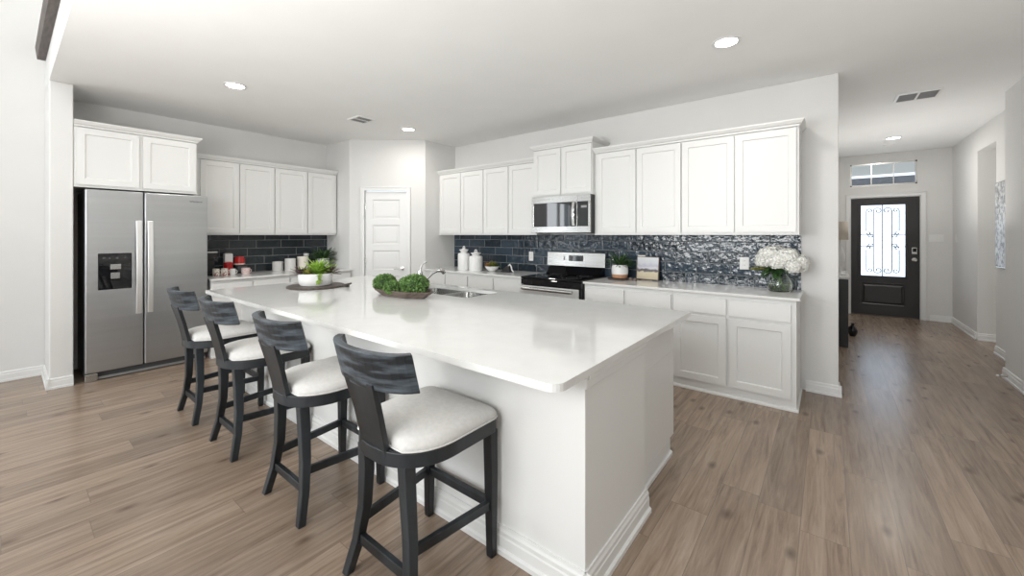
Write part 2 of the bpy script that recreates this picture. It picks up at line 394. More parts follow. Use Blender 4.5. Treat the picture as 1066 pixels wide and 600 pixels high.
# casing helper (U around an opening, in local x/z, sticking out to -y)
def casing(name, x0, x1, z1, loc, rotz, wd=.055, t=.016):
    mb = MB()
    for (a, b, c, d) in ((x0-wd, x0, 0, z1+wd), (x1, x1+wd, 0, z1+wd), (x0, x1, z1, z1+wd)):
        mb.box((a, -t, c), (b, 0, d))
    mb.box((x0-wd, -t-.008, 0), (x0-wd+.014, -t, z1+wd)).box((x1+wd-.014, -t-.008, 0), (x1+wd, -t, z1+wd)).box((x0-wd, -t-.008, z1+wd-.014), (x1+wd, -t, z1+wd))
    o = mb.build(name, 'trim', loc=loc, rotz=rotz, bevel=.003); o['kind'] = 'structure'; return o
casing('trim_1', DS0-.005, DS1+.005, DZ+.005, (PB.x, PB.y, 0), pang)
casing('trim_2', D0-.012, D1+.012, DT+.012, (0, 9.2, 0), 0, .06)
mb = MB()
for (a, b, c, d) in ((D0-.04, D0-.002, 0, DT+.04), (D1+.002, D1+.04, 0, DT+.04), (D0-.002, D1+.002, DT+.002, DT+.04)): mb.box((a, 9.205, c), (b, 9.345, d))
struct('trim_3', mb, 'trim')

def panel_slab(x0, x1, z0, z1, t, panels, depth=.008, slope=.012, raise_=0):
    # slab lying in x/z, front face at y=0, back at y=t, with recessed panels
    mb = MB(); bm = mb.bm
    xs = sorted({x0, x1} | {p[0] for p in panels} | {p[1] for p in panels}); zs = sorted({z0, z1} | {p[2] for p in panels} | {p[3] for p in panels})
    V = {}
    def vt(x, y, z):
        k_ = (round(x, 5), round(y, 5), round(z, 5))
        if k_ not in V: V[k_] = bm.verts.new((x, y, z))
        return V[k_]
    for i in range(len(xs)-1):
        for j in range(len(zs)-1):
            a, b, c, d = xs[i], xs[i+1], zs[j], zs[j+1]
            if any(p[0]-1e-6 <= a and b <= p[1]+1e-6 and p[2]-1e-6 <= c and d <= p[3]+1e-6 for p in panels): continue
            bm.faces.new((vt(a, 0, c), vt(b, 0, c), vt(b, 0, d), vt(a, 0, d)))
    for (a, b, c, d) in panels:
        o = [vt(a, 0, c), vt(b, 0, c), vt(b, 0, d), vt(a, 0, d)]
        rings = [o]
        s = slope
        rings.append([bm.verts.new(p) for p in ((a+s, depth, c+s), (b-s, depth, c+s), (b-s, depth, d-s), (a+s, depth, d-s))])
        if raise_:
            s2 = s+.012; s3 = s2+.018
            rings.append([bm.verts.new(p) for p in ((a+s2, depth, c+s2), (b-s2, depth, c+s2), (b-s2, depth, d-s2), (a+s2, depth, d-s2))])
            rings.append([bm.verts.new(p) for p in ((a+s3, depth-raise_, c+s3), (b-s3, depth-raise_, c+s3), (b-s3, depth-raise_, d-s3), (a+s3, depth-raise_, d-s3))])
        for r0, r1 in zip(rings, rings[1:]):
            for q_ in range(4): bm.faces.new((r0[q_], r0[(q_+1) % 4], r1[(q_+1) % 4], r1[q_]))
        bm.faces.new(rings[-1])
    B = [bm.verts.new(p) for p in ((x0, t, z0), (x1, t, z0), (x1, t, z1), (x0, t, z1))]
    bm.faces.new(list(reversed(B)))
    # sides: gather the border vertices
    def side(pred, keyf, b0, b1):
        vs = sorted([v for v in V.values() if pred(v.co) and abs(v.co.y) < 1e-6], key=keyf)
        bm.faces.new(vs + [b1, b0])
    side(lambda c: abs(c.z-z0) < 1e-6, lambda v: v.co.x, B[0], B[1])
    side(lambda c: abs(c.z-z1) < 1e-6, lambda v: v.co.x, B[3], B[2])
    side(lambda c: abs(c.x-x0) < 1e-6, lambda v: v.co.z, B[0], B[3])
    side(lambda c: abs(c.x-x1) < 1e-6, lambda v: v.co.z, B[1], B[2])
    return mb

# pantry door (structure)
ph = (DZ-.06)/5
panels = []
zz = .13
hh = (DZ-.01-.13-.11-4*.085)/5
for i in range(5):
    panels.append((DS0+.10, DS1-.10, zz, zz+hh)); zz += hh+.085
pdoor = struct('door_1', panel_slab(DS0, DS1, .01, DZ-.003, .035, panels, .010, .014, .004), 'trim', loc=(PB.x-pd.y*.02, PB.y+pd.x*.02, 0), rotz=pang)
mb = MB().lathe([(.0, .0), (.026, .0), (.026, .006), (.012, .008), (.012, .045), (.0, .045)], 20)
mb.bm.transform(Matrix.Translation((DS1-.06, 0, .885)) @ Matrix.Rotation(PI/2, 4, 'X'))
mb.tube([(DS1-.06, -.042, .885), (DS1-.10, -.044, .886), (DS1-.145, -.040, .883), (DS1-.175, -.036, .880)], [.010, .009, .008, .007], 10)
h_ = mb.build('door_handle', 'nickel', parent=pdoor, smooth=True); h_['label'] = 'satin nickel lever handle'
for z in (.25, 1.0, 1.78):
    MB().box((DS0-.010, -.006, z-.045), (DS0+.008, .001, z+.045)).build('hinge', 'nickel', parent=pdoor)
tag(MB().box((-.010, -.030, 0), (.010, -.018, .05)).box((-.006, -.045, .02), (.006, -.018, .032)).build('door_stop', 'plastic', loc=(PB.x+pd.x*(DS0-.02), PB.y+pd.y*(DS0-.02), 1.62), rotz=pang, bevel=.002), 'small white latch fixed high on the pantry door casing', 'latch')

# front door with glass and iron scrolls
G0, G1, GZ0, GZ1 = .444, 1.006, .676, 1.888
mb = MB()
for (a, b, c, d) in ((D0, G0, .01, DT), (G1, D1, .01, DT), (G0, G1, GZ1, DT), (G0, G1, .01, GZ0)): mb.box((a, 9.225, c), (b, 9.27, d))
fdoor = struct('door_2', mb, 'bronze')
pn = panel_slab(G0, G1, .18, .56, .012, [(G0+.012, G1-.012, .192, .548)], .008, .012, .010).build('door_panel', 'bronze', parent=fdoor, loc=(0, 9.214, 0))
mb = MB()
for (a, b, c, d) in ((G0-.028, G0+.006, GZ0-.028, GZ1+.028), (G1-.006, G1+.028, GZ0-.028, GZ1+.028), (G0, G1, GZ1-.006, GZ1+.028), (G0, G1, GZ0-.028, GZ0+.006)): mb.box((a, 9.212, c), (b, 9.232, d))
mb.build('glass_frame', 'bronze', parent=fdoor, bevel=.004)
mg = noisy('frosted_glass', (.80, .88, 1.0), (.92, .96, 1.0), 40, rough=.45, bump=.3, bscale=60, dist=.004, Transmission_Weight=.85, IOR=1.3)
MB().box((G0, 9.245, GZ0), (G1, 9.252, GZ1)).build('glass', mg, parent=fdoor)
gx, gz = (G0+G1)/2, (GZ0+GZ1)/2; gw, gh = (G1-G0), (GZ1-GZ0)
def spiral(cx, cz, r0, a0, turns, sgn, n=18):
    return [(cx+(r0*(1-.78*t/n))*math.cos(a0+sgn*turns*2*PI*t/n), 9.236, cz+(r0*(1-.78*t/n))*math.sin(a0+sgn*turns*2*PI*t/n)) for t in range(n+1)]
mb = MB(); R_ = .0075
mb.tube([(gx, 9.236, GZ0), (gx, 9.236, GZ1)], R_, 6)
for s in (-1, 1):
    xi, xo = gx+s*.115, gx+s*.205
    for v in (-1, 1):
        ztop = gz+v*(gh/2-.10)
        a_out = 0 if s > 0 else PI      # angle pointing away from the centre
        a_in = PI - a_out
        # inner bar: curls over towards the centre bar at its outer end
        sp = spiral(xi-s*.058, ztop, .058, a_out, 1.15, s*v)
        # and outwards in the middle of the door
        zm = gz+v*.09
        sm = spiral(xi+s*.040, zm, .040, a_in, 1.1, s*v*1)
        mb.tube(list(reversed(sm)) + [(xi, 9.236, zm+v*.06), (xi, 9.236, ztop-v*.05)] + sp, R_, 6)
        # outer bar: curls to the inner bar
        so = spiral(xo+s*-.042, ztop+v*.0, .042, a_out, 1.1, s*v)
        mb.tube([(xo, 9.236, gz+v*.16), (xo, 9.236, ztop-v*.05)] + so, R_, 6)
        sm2 = spiral(xo-s*.030, gz+v*.13, .030, a_out, 1.0, -s*v)
        mb.tube(list(sm2), R_, 6)
    mb.tube([(xi+s*.0, 9.236, gz-.10), (xi, 9.236, gz+.10)], R_, 6)
    for v in (-1, 1): mb.tube([(xi, 9.236, gz+v*.10), (gx+s*gw/2, 9.236, gz+v*.10)], R_*.8, 6)
mb.lathe([(0, -.012), (.012, 0), (0, .012)], 10, (gx, 9.236, gz))
mb.build('iron_grille', 'iron', parent=fdoor, smooth=True)
mb = MB().box((D1-.095, 9.205, 1.06), (D1-.030, 9.226, 1.17)); k_ = mb.build('keypad_lock', 'nickel', parent=fdoor, bevel=.006); MB().box((D1-.085, 9.203, 1.10), (D1-.040, 9.2055, 1.16)).build('screen', 'blackgl', parent=k_)
mb = MB().lathe([(0, 0), (.032, 0), (.032, .008), (.014, .012), (.014, .03), (.030, .036), (.030, .05), (.018, .06), (0, .06)], 20)
mb.bm.transform(Matrix.Translation((D1-.062, 9.226, .97)) @ Matrix.Rotation(PI/2, 4, 'X'))
mb.build('door_knob', 'nickel', parent=fdoor, smooth=True)
MB().box((D0, 9.21, .0), (D1, 9.33, .012)).build('threshold', 'darkwood', parent=fdoor)
# transom
mb = MB()
for (a, b, c, d) in ((T0, T0+.022, TZ0, TZ1), (T1-.022, T1, TZ0, TZ1), (T0, T1, TZ0, TZ0+.022), (T0, T1, TZ1-.022, TZ1)): mb.box((a, 9.205, c), (b, 9.26, d))
for i in (1, 2):
    x = T0+(T1-T0)*i/3; mb.box((x-.006, 9.22, TZ0), (x+.006, 9.25, TZ1))
tr = struct('window_7', mb, 'nickel')
# the house over the road, seen through the transom, and the porch
hs = thing('neighbor_house', 'pale house with dark shingled roof seen through the transom window', 'house', (2.0, 22, 0))
MB().box((-7, 0, 0), (7, 6, 3.05)).build('house_wall', 'cream', parent=hs)
MB().loops([[(-7.6, -.6, 3.0), (-7.6, 6.6, 3.0), (-7.6, 3, 4.05)], [(7.6, -.6, 3.0), (7.6, 6.6, 3.0), (7.6, 3, 4.05)]]).build('roof', 'roof', parent=hs)
struct('ground', MB().box((-15, 9.56, -.3), (20, 32, -.12)), new_mat('paving', (.55, .54, .51), .9))

struct('ceiling', MB().box((-3, 9.36, 2.78), (5, 12.6, 2.9)), 'trim')
# ceiling downlights, vents, smoke alarm
def downlight(x, y, label, power, r=.075):
    t = thing('downlight', label, 'ceiling light', (x, y, CE-.006), 0, 'recessed ceiling lights')
    MB().ring([(r, -.003), (r+.018, -.001), (r+.016, .005), (r-.004, .005), (r-.004, .001)], 32).build('trim_ring', 'trim', parent=t, smooth=True)
    MB().lathe([(0, .0005), (r-.006, .0005), (r-.006, .0045), (0, .0045)], 32).build('lens', 'lens', parent=t)
    l = bpy.data.lights.new('downlight_lamp', 'AREA'); l.shape = 'DISK'; l.size = .14; l.energy = power; l.color = (1, .965, .91)
    o = bpy.data.objects.new('downlight_lamp', l); COL.objects.link(o); o.location = (x, y, CE-.02)
    return t
downlight(-4.29, 1.326, 'round white recessed ceiling light nearest the refrigerator', 7)
downlight(-4.29, 3.264, 'round recessed ceiling light near the pantry door, beside the ceiling vent', 7)
downlight(-.571, 3.194, 'large bright recessed ceiling light over the right end of the island aisle', 7)
downlight(.726, 7.805, 'recessed ceiling light in the hallway before the front door', 8)
def vent(x, y, w_, d_, label, matn, n=9):
    t = thing('ceiling_vent', label, 'air vent', (x, y, CE-.012))
    MB().box((-w_/2, -d_/2, 0), (-w_/2+.02, d_/2, .012)).box((w_/2-.02, -d_/2, 0), (w_/2, d_/2, .012)).box((-w_/2+.02, -d_/2, 0), (w_/2-.02, -d_/2+.02, .012)).box((-w_/2+.02, d_/2-.02, 0), (w_/2-.02, d_/2, .012)).box((-.008, -d_/2+.02, 0), (.008, d_/2-.02, .012)).build('frame', 'plastic', parent=t)
    MB().box((-w_/2+.02, -d_/2+.02, .009), (w_/2-.02, d_/2-.02, .0115)).build('backing', matn, parent=t)
    mb = MB()
    for i in range(n):
        yy = -d_/2+.03+(d_-.06)*i/(n-1); mb.box((-w_/2+.02, yy-.004, .002), (w_/2-.02, yy+.003, .008))
    mb.build('slats', matn if matn == 'mesh' else 'plastic', parent=t)
vent(-4.36, 2.64, .25, .22, 'gray grille air vent in the kitchen ceiling', 'mesh')
vent(.69, 5.58, .32, .30, 'white slatted air vent in the ceiling by the hallway', 'mesh')
t = thing('smoke_detector', 'round white smoke detector on the hallway ceiling behind the light', 'smoke detector', (.726, 8.35, CE-.035))
MB().lathe([(0, 0), (.045, 0), (.062, .012), (.066, .035), (0, .035)], 28).build('body', 'plastic', parent=t, smooth=True)
MB().lathe([(0, -.003), (.012, -.003), (.012, .001), (0, .001)], 16).build('button', 'plastic', parent=t)
# dark ledge high on the left end of the living room header
t = thing('handrail', 'dark wooden ledge rail high on the header at the upper left', 'handrail', (-4.6, .2, 2.80))
MB().loops([[(-1.37, y, z) for y, z in ((.0, .03), (.058, .03), (.058, .25), (.0, .25), (-.012, .14))], [(1.6, y, z) for y, z in ((.0, .03), (.058, .03), (.058, .25), (.0, .25), (-.012, .14))]]).build('rail', 'darkwood', parent=t)
t.location = (-4.55, .201, 3.02)

# ------------------------------------------------------------------ backsplash, counters
tag(MB().box((-4.599, WY-.011, .886), (-.188, WY-.001, 1.376)).build('tile_backsplash', 'tile'), 'glossy dark blue wavy tile backsplash along the stove wall', 'backsplash')
tag(MB().box((XL+.001, 1.30, .886), (XL+.011, 3.089, 1.376)).build('tile_backsplash', 'tile2'), 'dark gray-blue tile backsplash beside the refrigerator', 'backsplash')
CT, CTH = .885, .022
def counter(pts, label, z=CT, th=CTH, cat='countertop'):
    return tag(MB().prism(pts, z-th, z).build('countertop', 'quartz', bevel=.004, seg=2), label, cat)
counter([(XL, 1.425), (-5.34, 1.425), (-5.34, 3.088), (XL, 3.088)], 'white quartz counter along the refrigerator wall with jars and coffee things')
counter([(-4.598, 3.765), (-2.828, 3.765), (-2.828, WY), (-4.598, WY)], 'white quartz counter left of the stove')
counter([(-2.022, 3.765), (-.168, 3.765), (-.168, WY), (-2.022, WY)], 'white quartz counter right of the stove under the flower vase')

# ------------------------------------------------------------------ cabinets.  local frame: x along, front at y=0 facing -y, body behind
def shaker(x0, x1, z0, z1, fw=.055):
    return panel_slab(x0, x1, z0, z1, .019, [(x0+fw, x1-fw, z0+fw, z1-fw)], .010, .006)
def upper(loc, rotz, width, z0, z1, depth, ndoor, label, crown='', gap=.012, rs=.0, ls=.0):
    t = thing('wall_cabinet', label, 'cabinet', (loc[0], loc[1], z0), rotz)
    h = z1-z0
    MB().box((0, .020, 0), (width, depth, h)).build('body', 'cab', parent=t, bevel=.0015)
    ww = (width-ls-rs)/ndoor
    for i in range(ndoor):
        shaker(ls+i*ww+gap/2, ls+(i+1)*ww-gap/2, .018, h-.012).build('door', 'cab', parent=t)
    if crown:
        pr = [(.020, -.004), (-.002, 0), (-.004, .012), (-.018, .020), (-.036, .042), (-.038, .052), (.020, .052)]
        a0 = -1 if 'l' in crown else 0; a1 = 1 if 'r' in crown else 0
        rings = [[(0+a0*max(0, -y), y, h+z) for y, z in pr], [(width+a1*max(0, -y), y, h+z) for y, z in pr]]
        mb = MB().loops(rings)
        # return along the exposed side(s)
        if 'r' in crown:
            mb.loops([[(width+max(0, -y), y, h+z) for y, z in pr], [(width-y if y < 0 else width-.02, depth-.002, h+z) for y, z in pr]])
        if 'l' in crown:
            mb.loops([[(-max(0, -y), y, h+z) for y, z in pr], [(y if y < 0 else .02, depth-.002, h+z) for y, z in pr]])
        mb.build('crown_molding', 'cab', parent=t)
    MB().box((0, .012, -.006), (width, depth, 0)).build('bottom_rail', 'cab', parent=t)
    return t
UF = 4.05
dp = WY-UF-.001
upper((-4.598, UF, 0), 0, .905, 1.381, 2.275, dp, 2, 'white two door wall cabinet in the corner above the white jars', 'm', ls=.03)
upper((-3.692, UF, 0), 0, .876, 1.381, 2.275, dp, 2, 'white two door wall cabinet directly left of the microwave', 'm')
upper((-2.814, 3.99, 0), 0, .778, 1.829, 2.395, WY-3.99-.001, 2, 'short raised white cabinet above the microwave', 'lr')
upper((-2.034, UF, 0), 0, .920, 1.381, 2.275, dp, 2, 'white two door wall cabinet directly right of the microwave', 'm', ls=.03)
upper((-1.113, UF, 0), 0, .925, 1.381, 2.275, dp, 2, 'white two door wall cabinet at the right end above the flower vase', 'r', rs=.012)
# fridge wall: rotz = pi/2 turns local +x into +Y and front to +X
fd = lambda x: (-XL + x) - .001
upper((-5.42, .402, 0), PI/2, .916, 1.826, 2.380, fd(-5.42), 2, 'wide low white cabinet above the refrigerator', 'r', gap=.03)
upper((-5.75, 1.33, 0), PI/2, .896, 1.381, 2.27, fd(-5.75), 2, 'white two door wall cabinet beside the refrigerator', 'm', ls=.09)
upper((-5.75, 2.228, 0), PI/2, .852, 1.381, 2.27, fd(-5.75), 2, 'white two door wall cabinet next to the pantry corner', 'm', gap=.016)

def base(loc, rotz, width, depth, label, edge='', ndoor=2):
    t = thing('base_cabinet', label, 'cabinet', loc, rotz)
    H_ = CT-CTH-.001
    MB().box((0, .020, 0), (width, depth, H_)).build('body', 'cab', parent=t, bevel=.0015)
    rs = .022 if 'r' in edge else 0
    ww = (width-rs)/ndoor
    for i in range(ndoor):
        a, b = i*ww+.010, (i+1)*ww-.012
        MB().box((a, .001, .690), (b, .020, .828)).build('drawer', 'cab', parent=t, bevel=.002)
        shaker(a, b, .092, .668, .058).build('door', 'cab', parent=t)
    e = .014 if 'r' in edge else 0
    mb = MB().loops([[(0, y, z) for y, z in ((.02, 0), (.002, 0), (.002, .012), (.008, .022), (.02, .024))], [(width+e, y, z) for y, z in ((.02, 0), (.002, 0), (.002, .012), (.008, .022), (.02, .024))]])
    if e: mb.box((width, .012, 0), (width+e, depth-.02, .020))
    mb.build('shoe_molding', 'cab', parent=t)
    return t
BF = 3.785
bd = WY-BF-.001
base((-4.598, BF, 0), 0, .870, bd, 'white base cabinet in the pantry corner below the white jars')
base((-3.726, BF, 0), 0, .894, bd, 'white base cabinet directly left of the stove')
base((-2.020, BF, 0), 0, .900, bd, 'white base cabinet directly right of the stove, partly behind the island')
base((-1.118, BF, 0), 0, .926, bd, 'white base cabinet with drawers and doors at the right end of the stove wall', 'r')
base((-5.362, 1.43, 0), PI/2, .828, fd(-5.362), 'white base cabinet beside the refrigerator')
base((-5.362, 2.260, 0), PI/2, .826, fd(-5.362), 'white base cabinet at the pantry end of the refrigerator wall')

# ------------------------------------------------------------------ island
IX0, IX1, IY0, IY1 = -4.335, -.684, 1.106, 2.708
SX0, SX1, SY0, SY1 = -3.03, -2.20, 2.22, 2.62
isl = thing('kitchen_island', 'long white kitchen island with overhanging top, bar stools along one side', 'island', (-2.5, 1.9, 0))
def rrect(x0, x1, y0, y1, rs, n=6):
    pts = []
    for (cx, cy, a0, r) in ((x0, y0, PI, rs[0]), (x1, y0, 1.5*PI, rs[1]), (x1, y1, 0, rs[2]), (x0, y1, .5*PI, rs[3])):
        sx = 1 if cx == x0 else -1; sy = 1 if cy == y0 else -1
        for k in range(n+1):
            a = a0+k/n*PI/2; pts.append((cx+sx*r+r*math.cos(a), cy+sy*r+r*math.sin(a)))
    return pts
def slab_with_hole(outer, hole, z0, z1):
    mb = MB(); bm = mb.bm
    for z in (z0, z1):
        ed = []
        for loop in (outer, hole):
            vs = [bm.verts.new((x, y, z)) for x, y in loop]
            ed += [bm.edges.new((vs[i], vs[(i+1) % len(vs)])) for i in range(len(vs))]
            if loop is outer: vo = vs
            else: vh = vs
        bmesh.ops.triangle_fill(bm, use_beauty=True, use_dissolve=False, edges=ed)
        if z == z0: o0, h0 = vo, vh
    for a, b in ((o0, vo), (h0, vh)):
        for i in range(len(a)): bm.faces.new((a[i], a[(i+1) % len(a)], b[(i+1) % len(a)], b[i]))
    return mb
LO = Vector((-2.5, 1.9))
def L(pts): return [(x-LO.x, y-LO.y) for x, y in pts]
slab_with_hole(L(rrect(IX0, IX1, IY0, IY1, (.02, .05, .006, .02))), L(rrect(SX0, SX1, SY0, SY1, (.05,)*4)), CT-.028, CT).build('countertop', 'quartz', parent=isl, bevel=.003)
# body: stool side panel wall, thick end and narrower cabinet part
TB = CT-.029
def B_(mb, a, b): return mb.box((a[0]-LO.x, a[1]-LO.y, a[2]), (b[0]-LO.x, b[1]-LO.y, b[2]))
PX0, PX1, PY0 = -4.21, -.712, 1.345
mb = MB(); B_(mb, (PX0, PY0, 0), (PX1, 1.965, TB)); mb.build('panel_base', 'cab', parent=isl, bevel=.002)
mb = MB(); B_(mb, (PX0+.06, 1.965, .10), (PX1-.066, 2.66, .64)); B_(mb, (PX0+.06, 1.965, 0), (PX1-.066, 2.59, .10))
B_(mb, (PX0+.06, 1.965, .64), (SX0-.03, 2.66, TB)); B_(mb, (SX1+.03, 1.965, .64), (PX1-.066, 2.66, TB)); B_(mb, (SX0-.03, 1.965, .64), (SX1+.03, SY0-.03, TB)); B_(mb, (SX0-.03, SY1+.02, .64), (SX1+.03, 2.66, TB))
mb.build('cabinet_body', 'cab', parent=isl, bevel=.002)
# stool side corner boards and apron, end cap strips
mb = MB(); 
B_(mb, (PX1, PY0, .80), (PX1+.012, 1.965, TB)); B_(mb, (PX1+.012, PY0, .832), (PX1+.020, 1.965, TB)); B_(mb, (PX0, PY0-.012, .80), (PX1+.012, PY0, TB))
mb.build('apron_trim', 'cab', parent=isl, bevel=.003)
def bb_local(p0, p1, side, h=.115, t=.016, name='base_trim'):
    p0 = Vector(p0)-LO; p1 = Vector(p1)-LO; d = p1-p0; Ln = d.length; a = math.atan2(d.y, d.x); s = side
    sec = [(0, 0), (s*(t+.010), 0), (s*(t+.010), .02), (s*t, .028), (s*t, h-.045), (s*t*.8, h-.038), (s*t*.8, h-.022), (s*t*.5, h-.012), (s*t*.4, h), (0, h)]
    return MB().loops([[(0, y, z) for y, z in sec], [(Ln, y, z) for y, z in sec]]).build(name, 'cab', parent=isl, loc=(p0.x, p0.y, 0), rotz=a)
bb_local((PX0, PY0), (PX1+.026, PY0), -1)
bb_local((PX1, PY0-.026), (PX1, 1.985), -1)
bb_local((PX0, 1.98), (PX0, PY0-.02), -1)
bb_local((PX1-.066, 1.985), (PX1-.066, 2.59), -1, .03, .004, 'shoe_molding')
# island doors on the stove side
for i in range(4):
    x0 = PX0+.07+i*.66
    if i == 3: x1 = PX1-.08
    else: x1 = x0+.64
    d = shaker(0, x1-x0, .12, .83)
    d.build('door', 'cab', parent=isl, loc=(x1-LO.x, 2.680-LO.y, 0), rotz=PI)

# sink: two steel bowls set under the top
snk = thing('sink', 'double bowl stainless steel sink set in the island top', 'sink', ((SX0+SX1)/2, (SY0+SY1)/2, .665))
def bowl(x0, x1, y0, y1):
    zt = CT-.030-.665; mb = MB(); bm = mb.bm
    ro = rrect(x0, x1, y0, y1, (.05,)*4); ri = rrect(x0+.015, x1-.015, y0+.015, y1-.015, (.045,)*4)
    flo = rrect(x0-.012, x1+.012, y0-.012, y1+.012, (.055,)*4)
    rings = [[(x, y, zt) for x, y in flo], [(x, y, zt) for x, y in ro], [(x, y, .03) for x, y in ri], [(x*.96+.04*(x0+x1)/2, y*.96+.04*(y0+y1)/2, .012) for x, y in ri]]
    R = [[bm.verts.new(p) for p in r] for r in rings]
    for a, b in zip(R, R[1:]):
        for i in range(len(a)): bm.faces.new((a[i], a[(i+1) % len(a)], b[(i+1) % len(a)], b[i]))
    bm.faces.new(R[-1])
    return mb
hw, hd = (SX1-SX0)/2, (SY1-SY0)/2
for (a, b) in ((-hw+.004, -.018), (.018, hw-.004)):
    o = bowl(a, b, -hd+.004, hd-.004).build('bowl', 'steelb', parent=snk, smooth=True, solid=.002)
    MB().lathe([(0, .014), (.04, .014), (.042, .018), (0, .018)], 20, ((a+b)/2, 0, 0)).build('drain', 'chrome', parent=o, smooth=True)
# faucet
fc = thing('faucet', 'curved chrome pull-out faucet on the island beside the sink', 'faucet', (-2.70, 2.175, CT))
MB().lathe([(0, 0), (.030, 0), (.030, .008), (.024, .014), (.022, .10), (.024, .17), (.022, .185), (0, .19)], 24).build('body', 'chrome', parent=fc, smooth=True)
arc = [(.0, .0, .035), (.004, .03, .075), (.010, .075, .125), (.016, .12, .160), (.022, .165, .178), (.028, .205, .178)]
MB().tube(arc, [.015, .015, .014, .014, .015, .016], 14).build('spout', 'chrome', parent=fc, smooth=True)
MB().tube([(.028, .200, .182), (.030, .225, .172), (.032, .240, .150)], [.018, .019, .016], 14).build('spray_head', 'nickel', parent=fc, smooth=True)
MB().tube([(0, 0, .18), (-.004, .010, .215), (.0, .03, .245), (.012, .055, .262)], [.014, .010, .008, .009], 12).build('handle', 'chrome', parent=fc, smooth=True)

# ------------------------------------------------------------------ bar stools
def make_stool(label):
    # local: origin under the seat middle, +y towards the island
    t = thing('bar_stool', label, 'bar stool', (0, 0, 0), 0, 'bar stools along the island')
    def outline(g=0.0):
        # D shape: round at the back (-y), square at the front
        pts = []
        hw, yb, yf = .228+g, -.245-g, .235+g
        n = 36
        for k in range(n+1):
            a = PI + PI*k/n
            ca, sa = math.cos(a), math.sin(a)
            pts.append((hw*math.copysign(abs(ca)**.86, ca), -.02 + (yb+.02)*-1*math.copysign(abs(sa)**.90, sa)))
        r = .045
        for k in range(5):
            a = k/4*PI/2; pts.append((hw-r+r*math.cos(a), yf-r+r*math.sin(a)))
        for k in range(5):
            a = PI/2+k/4*PI/2; pts.append((-hw+r+r*math.cos(a), yf-r+r*math.sin(a)))
        return pts
    o = outline()
    MB().prism(o, .537, .590).build('seat_frame', 'wood', parent=t, bevel=.003, smooth=True)
    mb = MB()
    def sc(s_, z): return [(x*s_, max(y, -.210)*s_, z) for x, y in outline(-.004)]
    def sc2(g, z): return [(x, max(y, -.208), z) for x, y in outline(g)]
    mb.loops([sc2(-.012, .590), sc2(-.002, .594), sc2(.001, .604), sc2(-.001, .616), sc(.95, .632), sc(.86, .642), sc(.70, .650), sc(.45, .655), sc(.2, .656)])
    cu = mb.build('cushion', 'fabric', parent=t, smooth=True)
    # piping around the cushion
    pp_ = [(x, max(y, -.210), .597) for x, y in outline(.002)]; pp_.append(pp_[0])
    MB().tube(pp_, .0035, 6).build('piping', 'fabric', parent=cu, smooth=True)
    def leg(pts, sec):
        MB().sweep(pts, sec).build('leg', 'wood', parent=t, bevel=.004)
    for s in (-1, 1):
        leg([(s*.196, .205, .540), (s*.200, .205, .35), (s*.203, .205, .02), (s*.203, .205, 0)], [(.046, .046), (.044, .044), (.034, .034), (.032, .032)])
        leg([(s*.130, -.182, .540), (s*.134, -.178, .42), (s*.146, -.178, .28), (s*.168, -.192, .14), (s*.198, -.222, 0)], [(.050, .048), (.048, .046), (.045, .042), (.041, .038), (.036, .036)])
        # side stretcher
        a = Vector((s*.152, -.178)); b = Vector((s*.202, .205)); d = b-a
        mb = MB().box((0, -.011, .205), (d.length, .011, .243)); mb.build('stretcher', 'wood', parent=t, bevel=.003, loc=(a.x, a.y, 0), rotz=math.atan2(d.y, d.x))
    MB().box((-.20, .192, .205), (.20, .216, .243)).build('stretcher', 'wood', parent=t, bevel=.003)
    MB().box((-.160, -.200, .125), (.160, -.176, .165)).build('stretcher', 'wood', parent=t, bevel=.003)
    # back post leaning away
    mb = MB()
    rings = []
    for z, y, wd in ((.560, -.224, .165), (.62, -.232, .160), (.72, -.254, .166), (.80, -.276, .180), (.850, -.289, .188)):
        rings.append([(-wd/2, y-.011, z), (wd/2, y-.011, z), (wd/2, y+.011, z), (-wd/2, y+.011, z)])
    mb.loops(rings).build('back_post', 'wood', parent=t, bevel=.003)
    # curved crest
    rings = []
    n = 16
    for k in range(n+1):
        u = -1+2*k/n; x = .226*math.sin(u*1.25)/math.sin(1.25)
        yy = -.318+.085*(abs(u)**2.0)
        zb, zt = .829, .970
        lean = .035
        tk = .015
        tx, ty = .226*math.cos(u*1.25)*1.25/math.sin(1.25), .17*u
        ln = math.hypot(tx, ty); nx, ny = -ty/ln, tx/ln
        rings.append([(x-nx*tk, yy-ny*tk+lean, zb), (x+nx*tk, yy+ny*tk+lean, zb), (x+nx*tk, yy+ny*tk, zt), (x-nx*tk, yy-ny*tk, zt)])
    MB().loops(rings).build('crest_rail', 'woodc', parent=t, bevel=.003)
    return t
YC = 1.09
st = make_stool('charcoal wood bar stool with off-white seat, nearest of the four')
st.location = (-1.335, YC, 0)
copy_tree(st, (-2.150, YC, 0), 0, 'charcoal bar stool second from the front of the row')
copy_tree(st, (-3.035, YC, 0), 0, 'charcoal bar stool third from the front of the row')
copy_tree(st, (-3.79, YC-.01, 0), 0, 'farthest charcoal bar stool of the row, nearest the refrigerator')

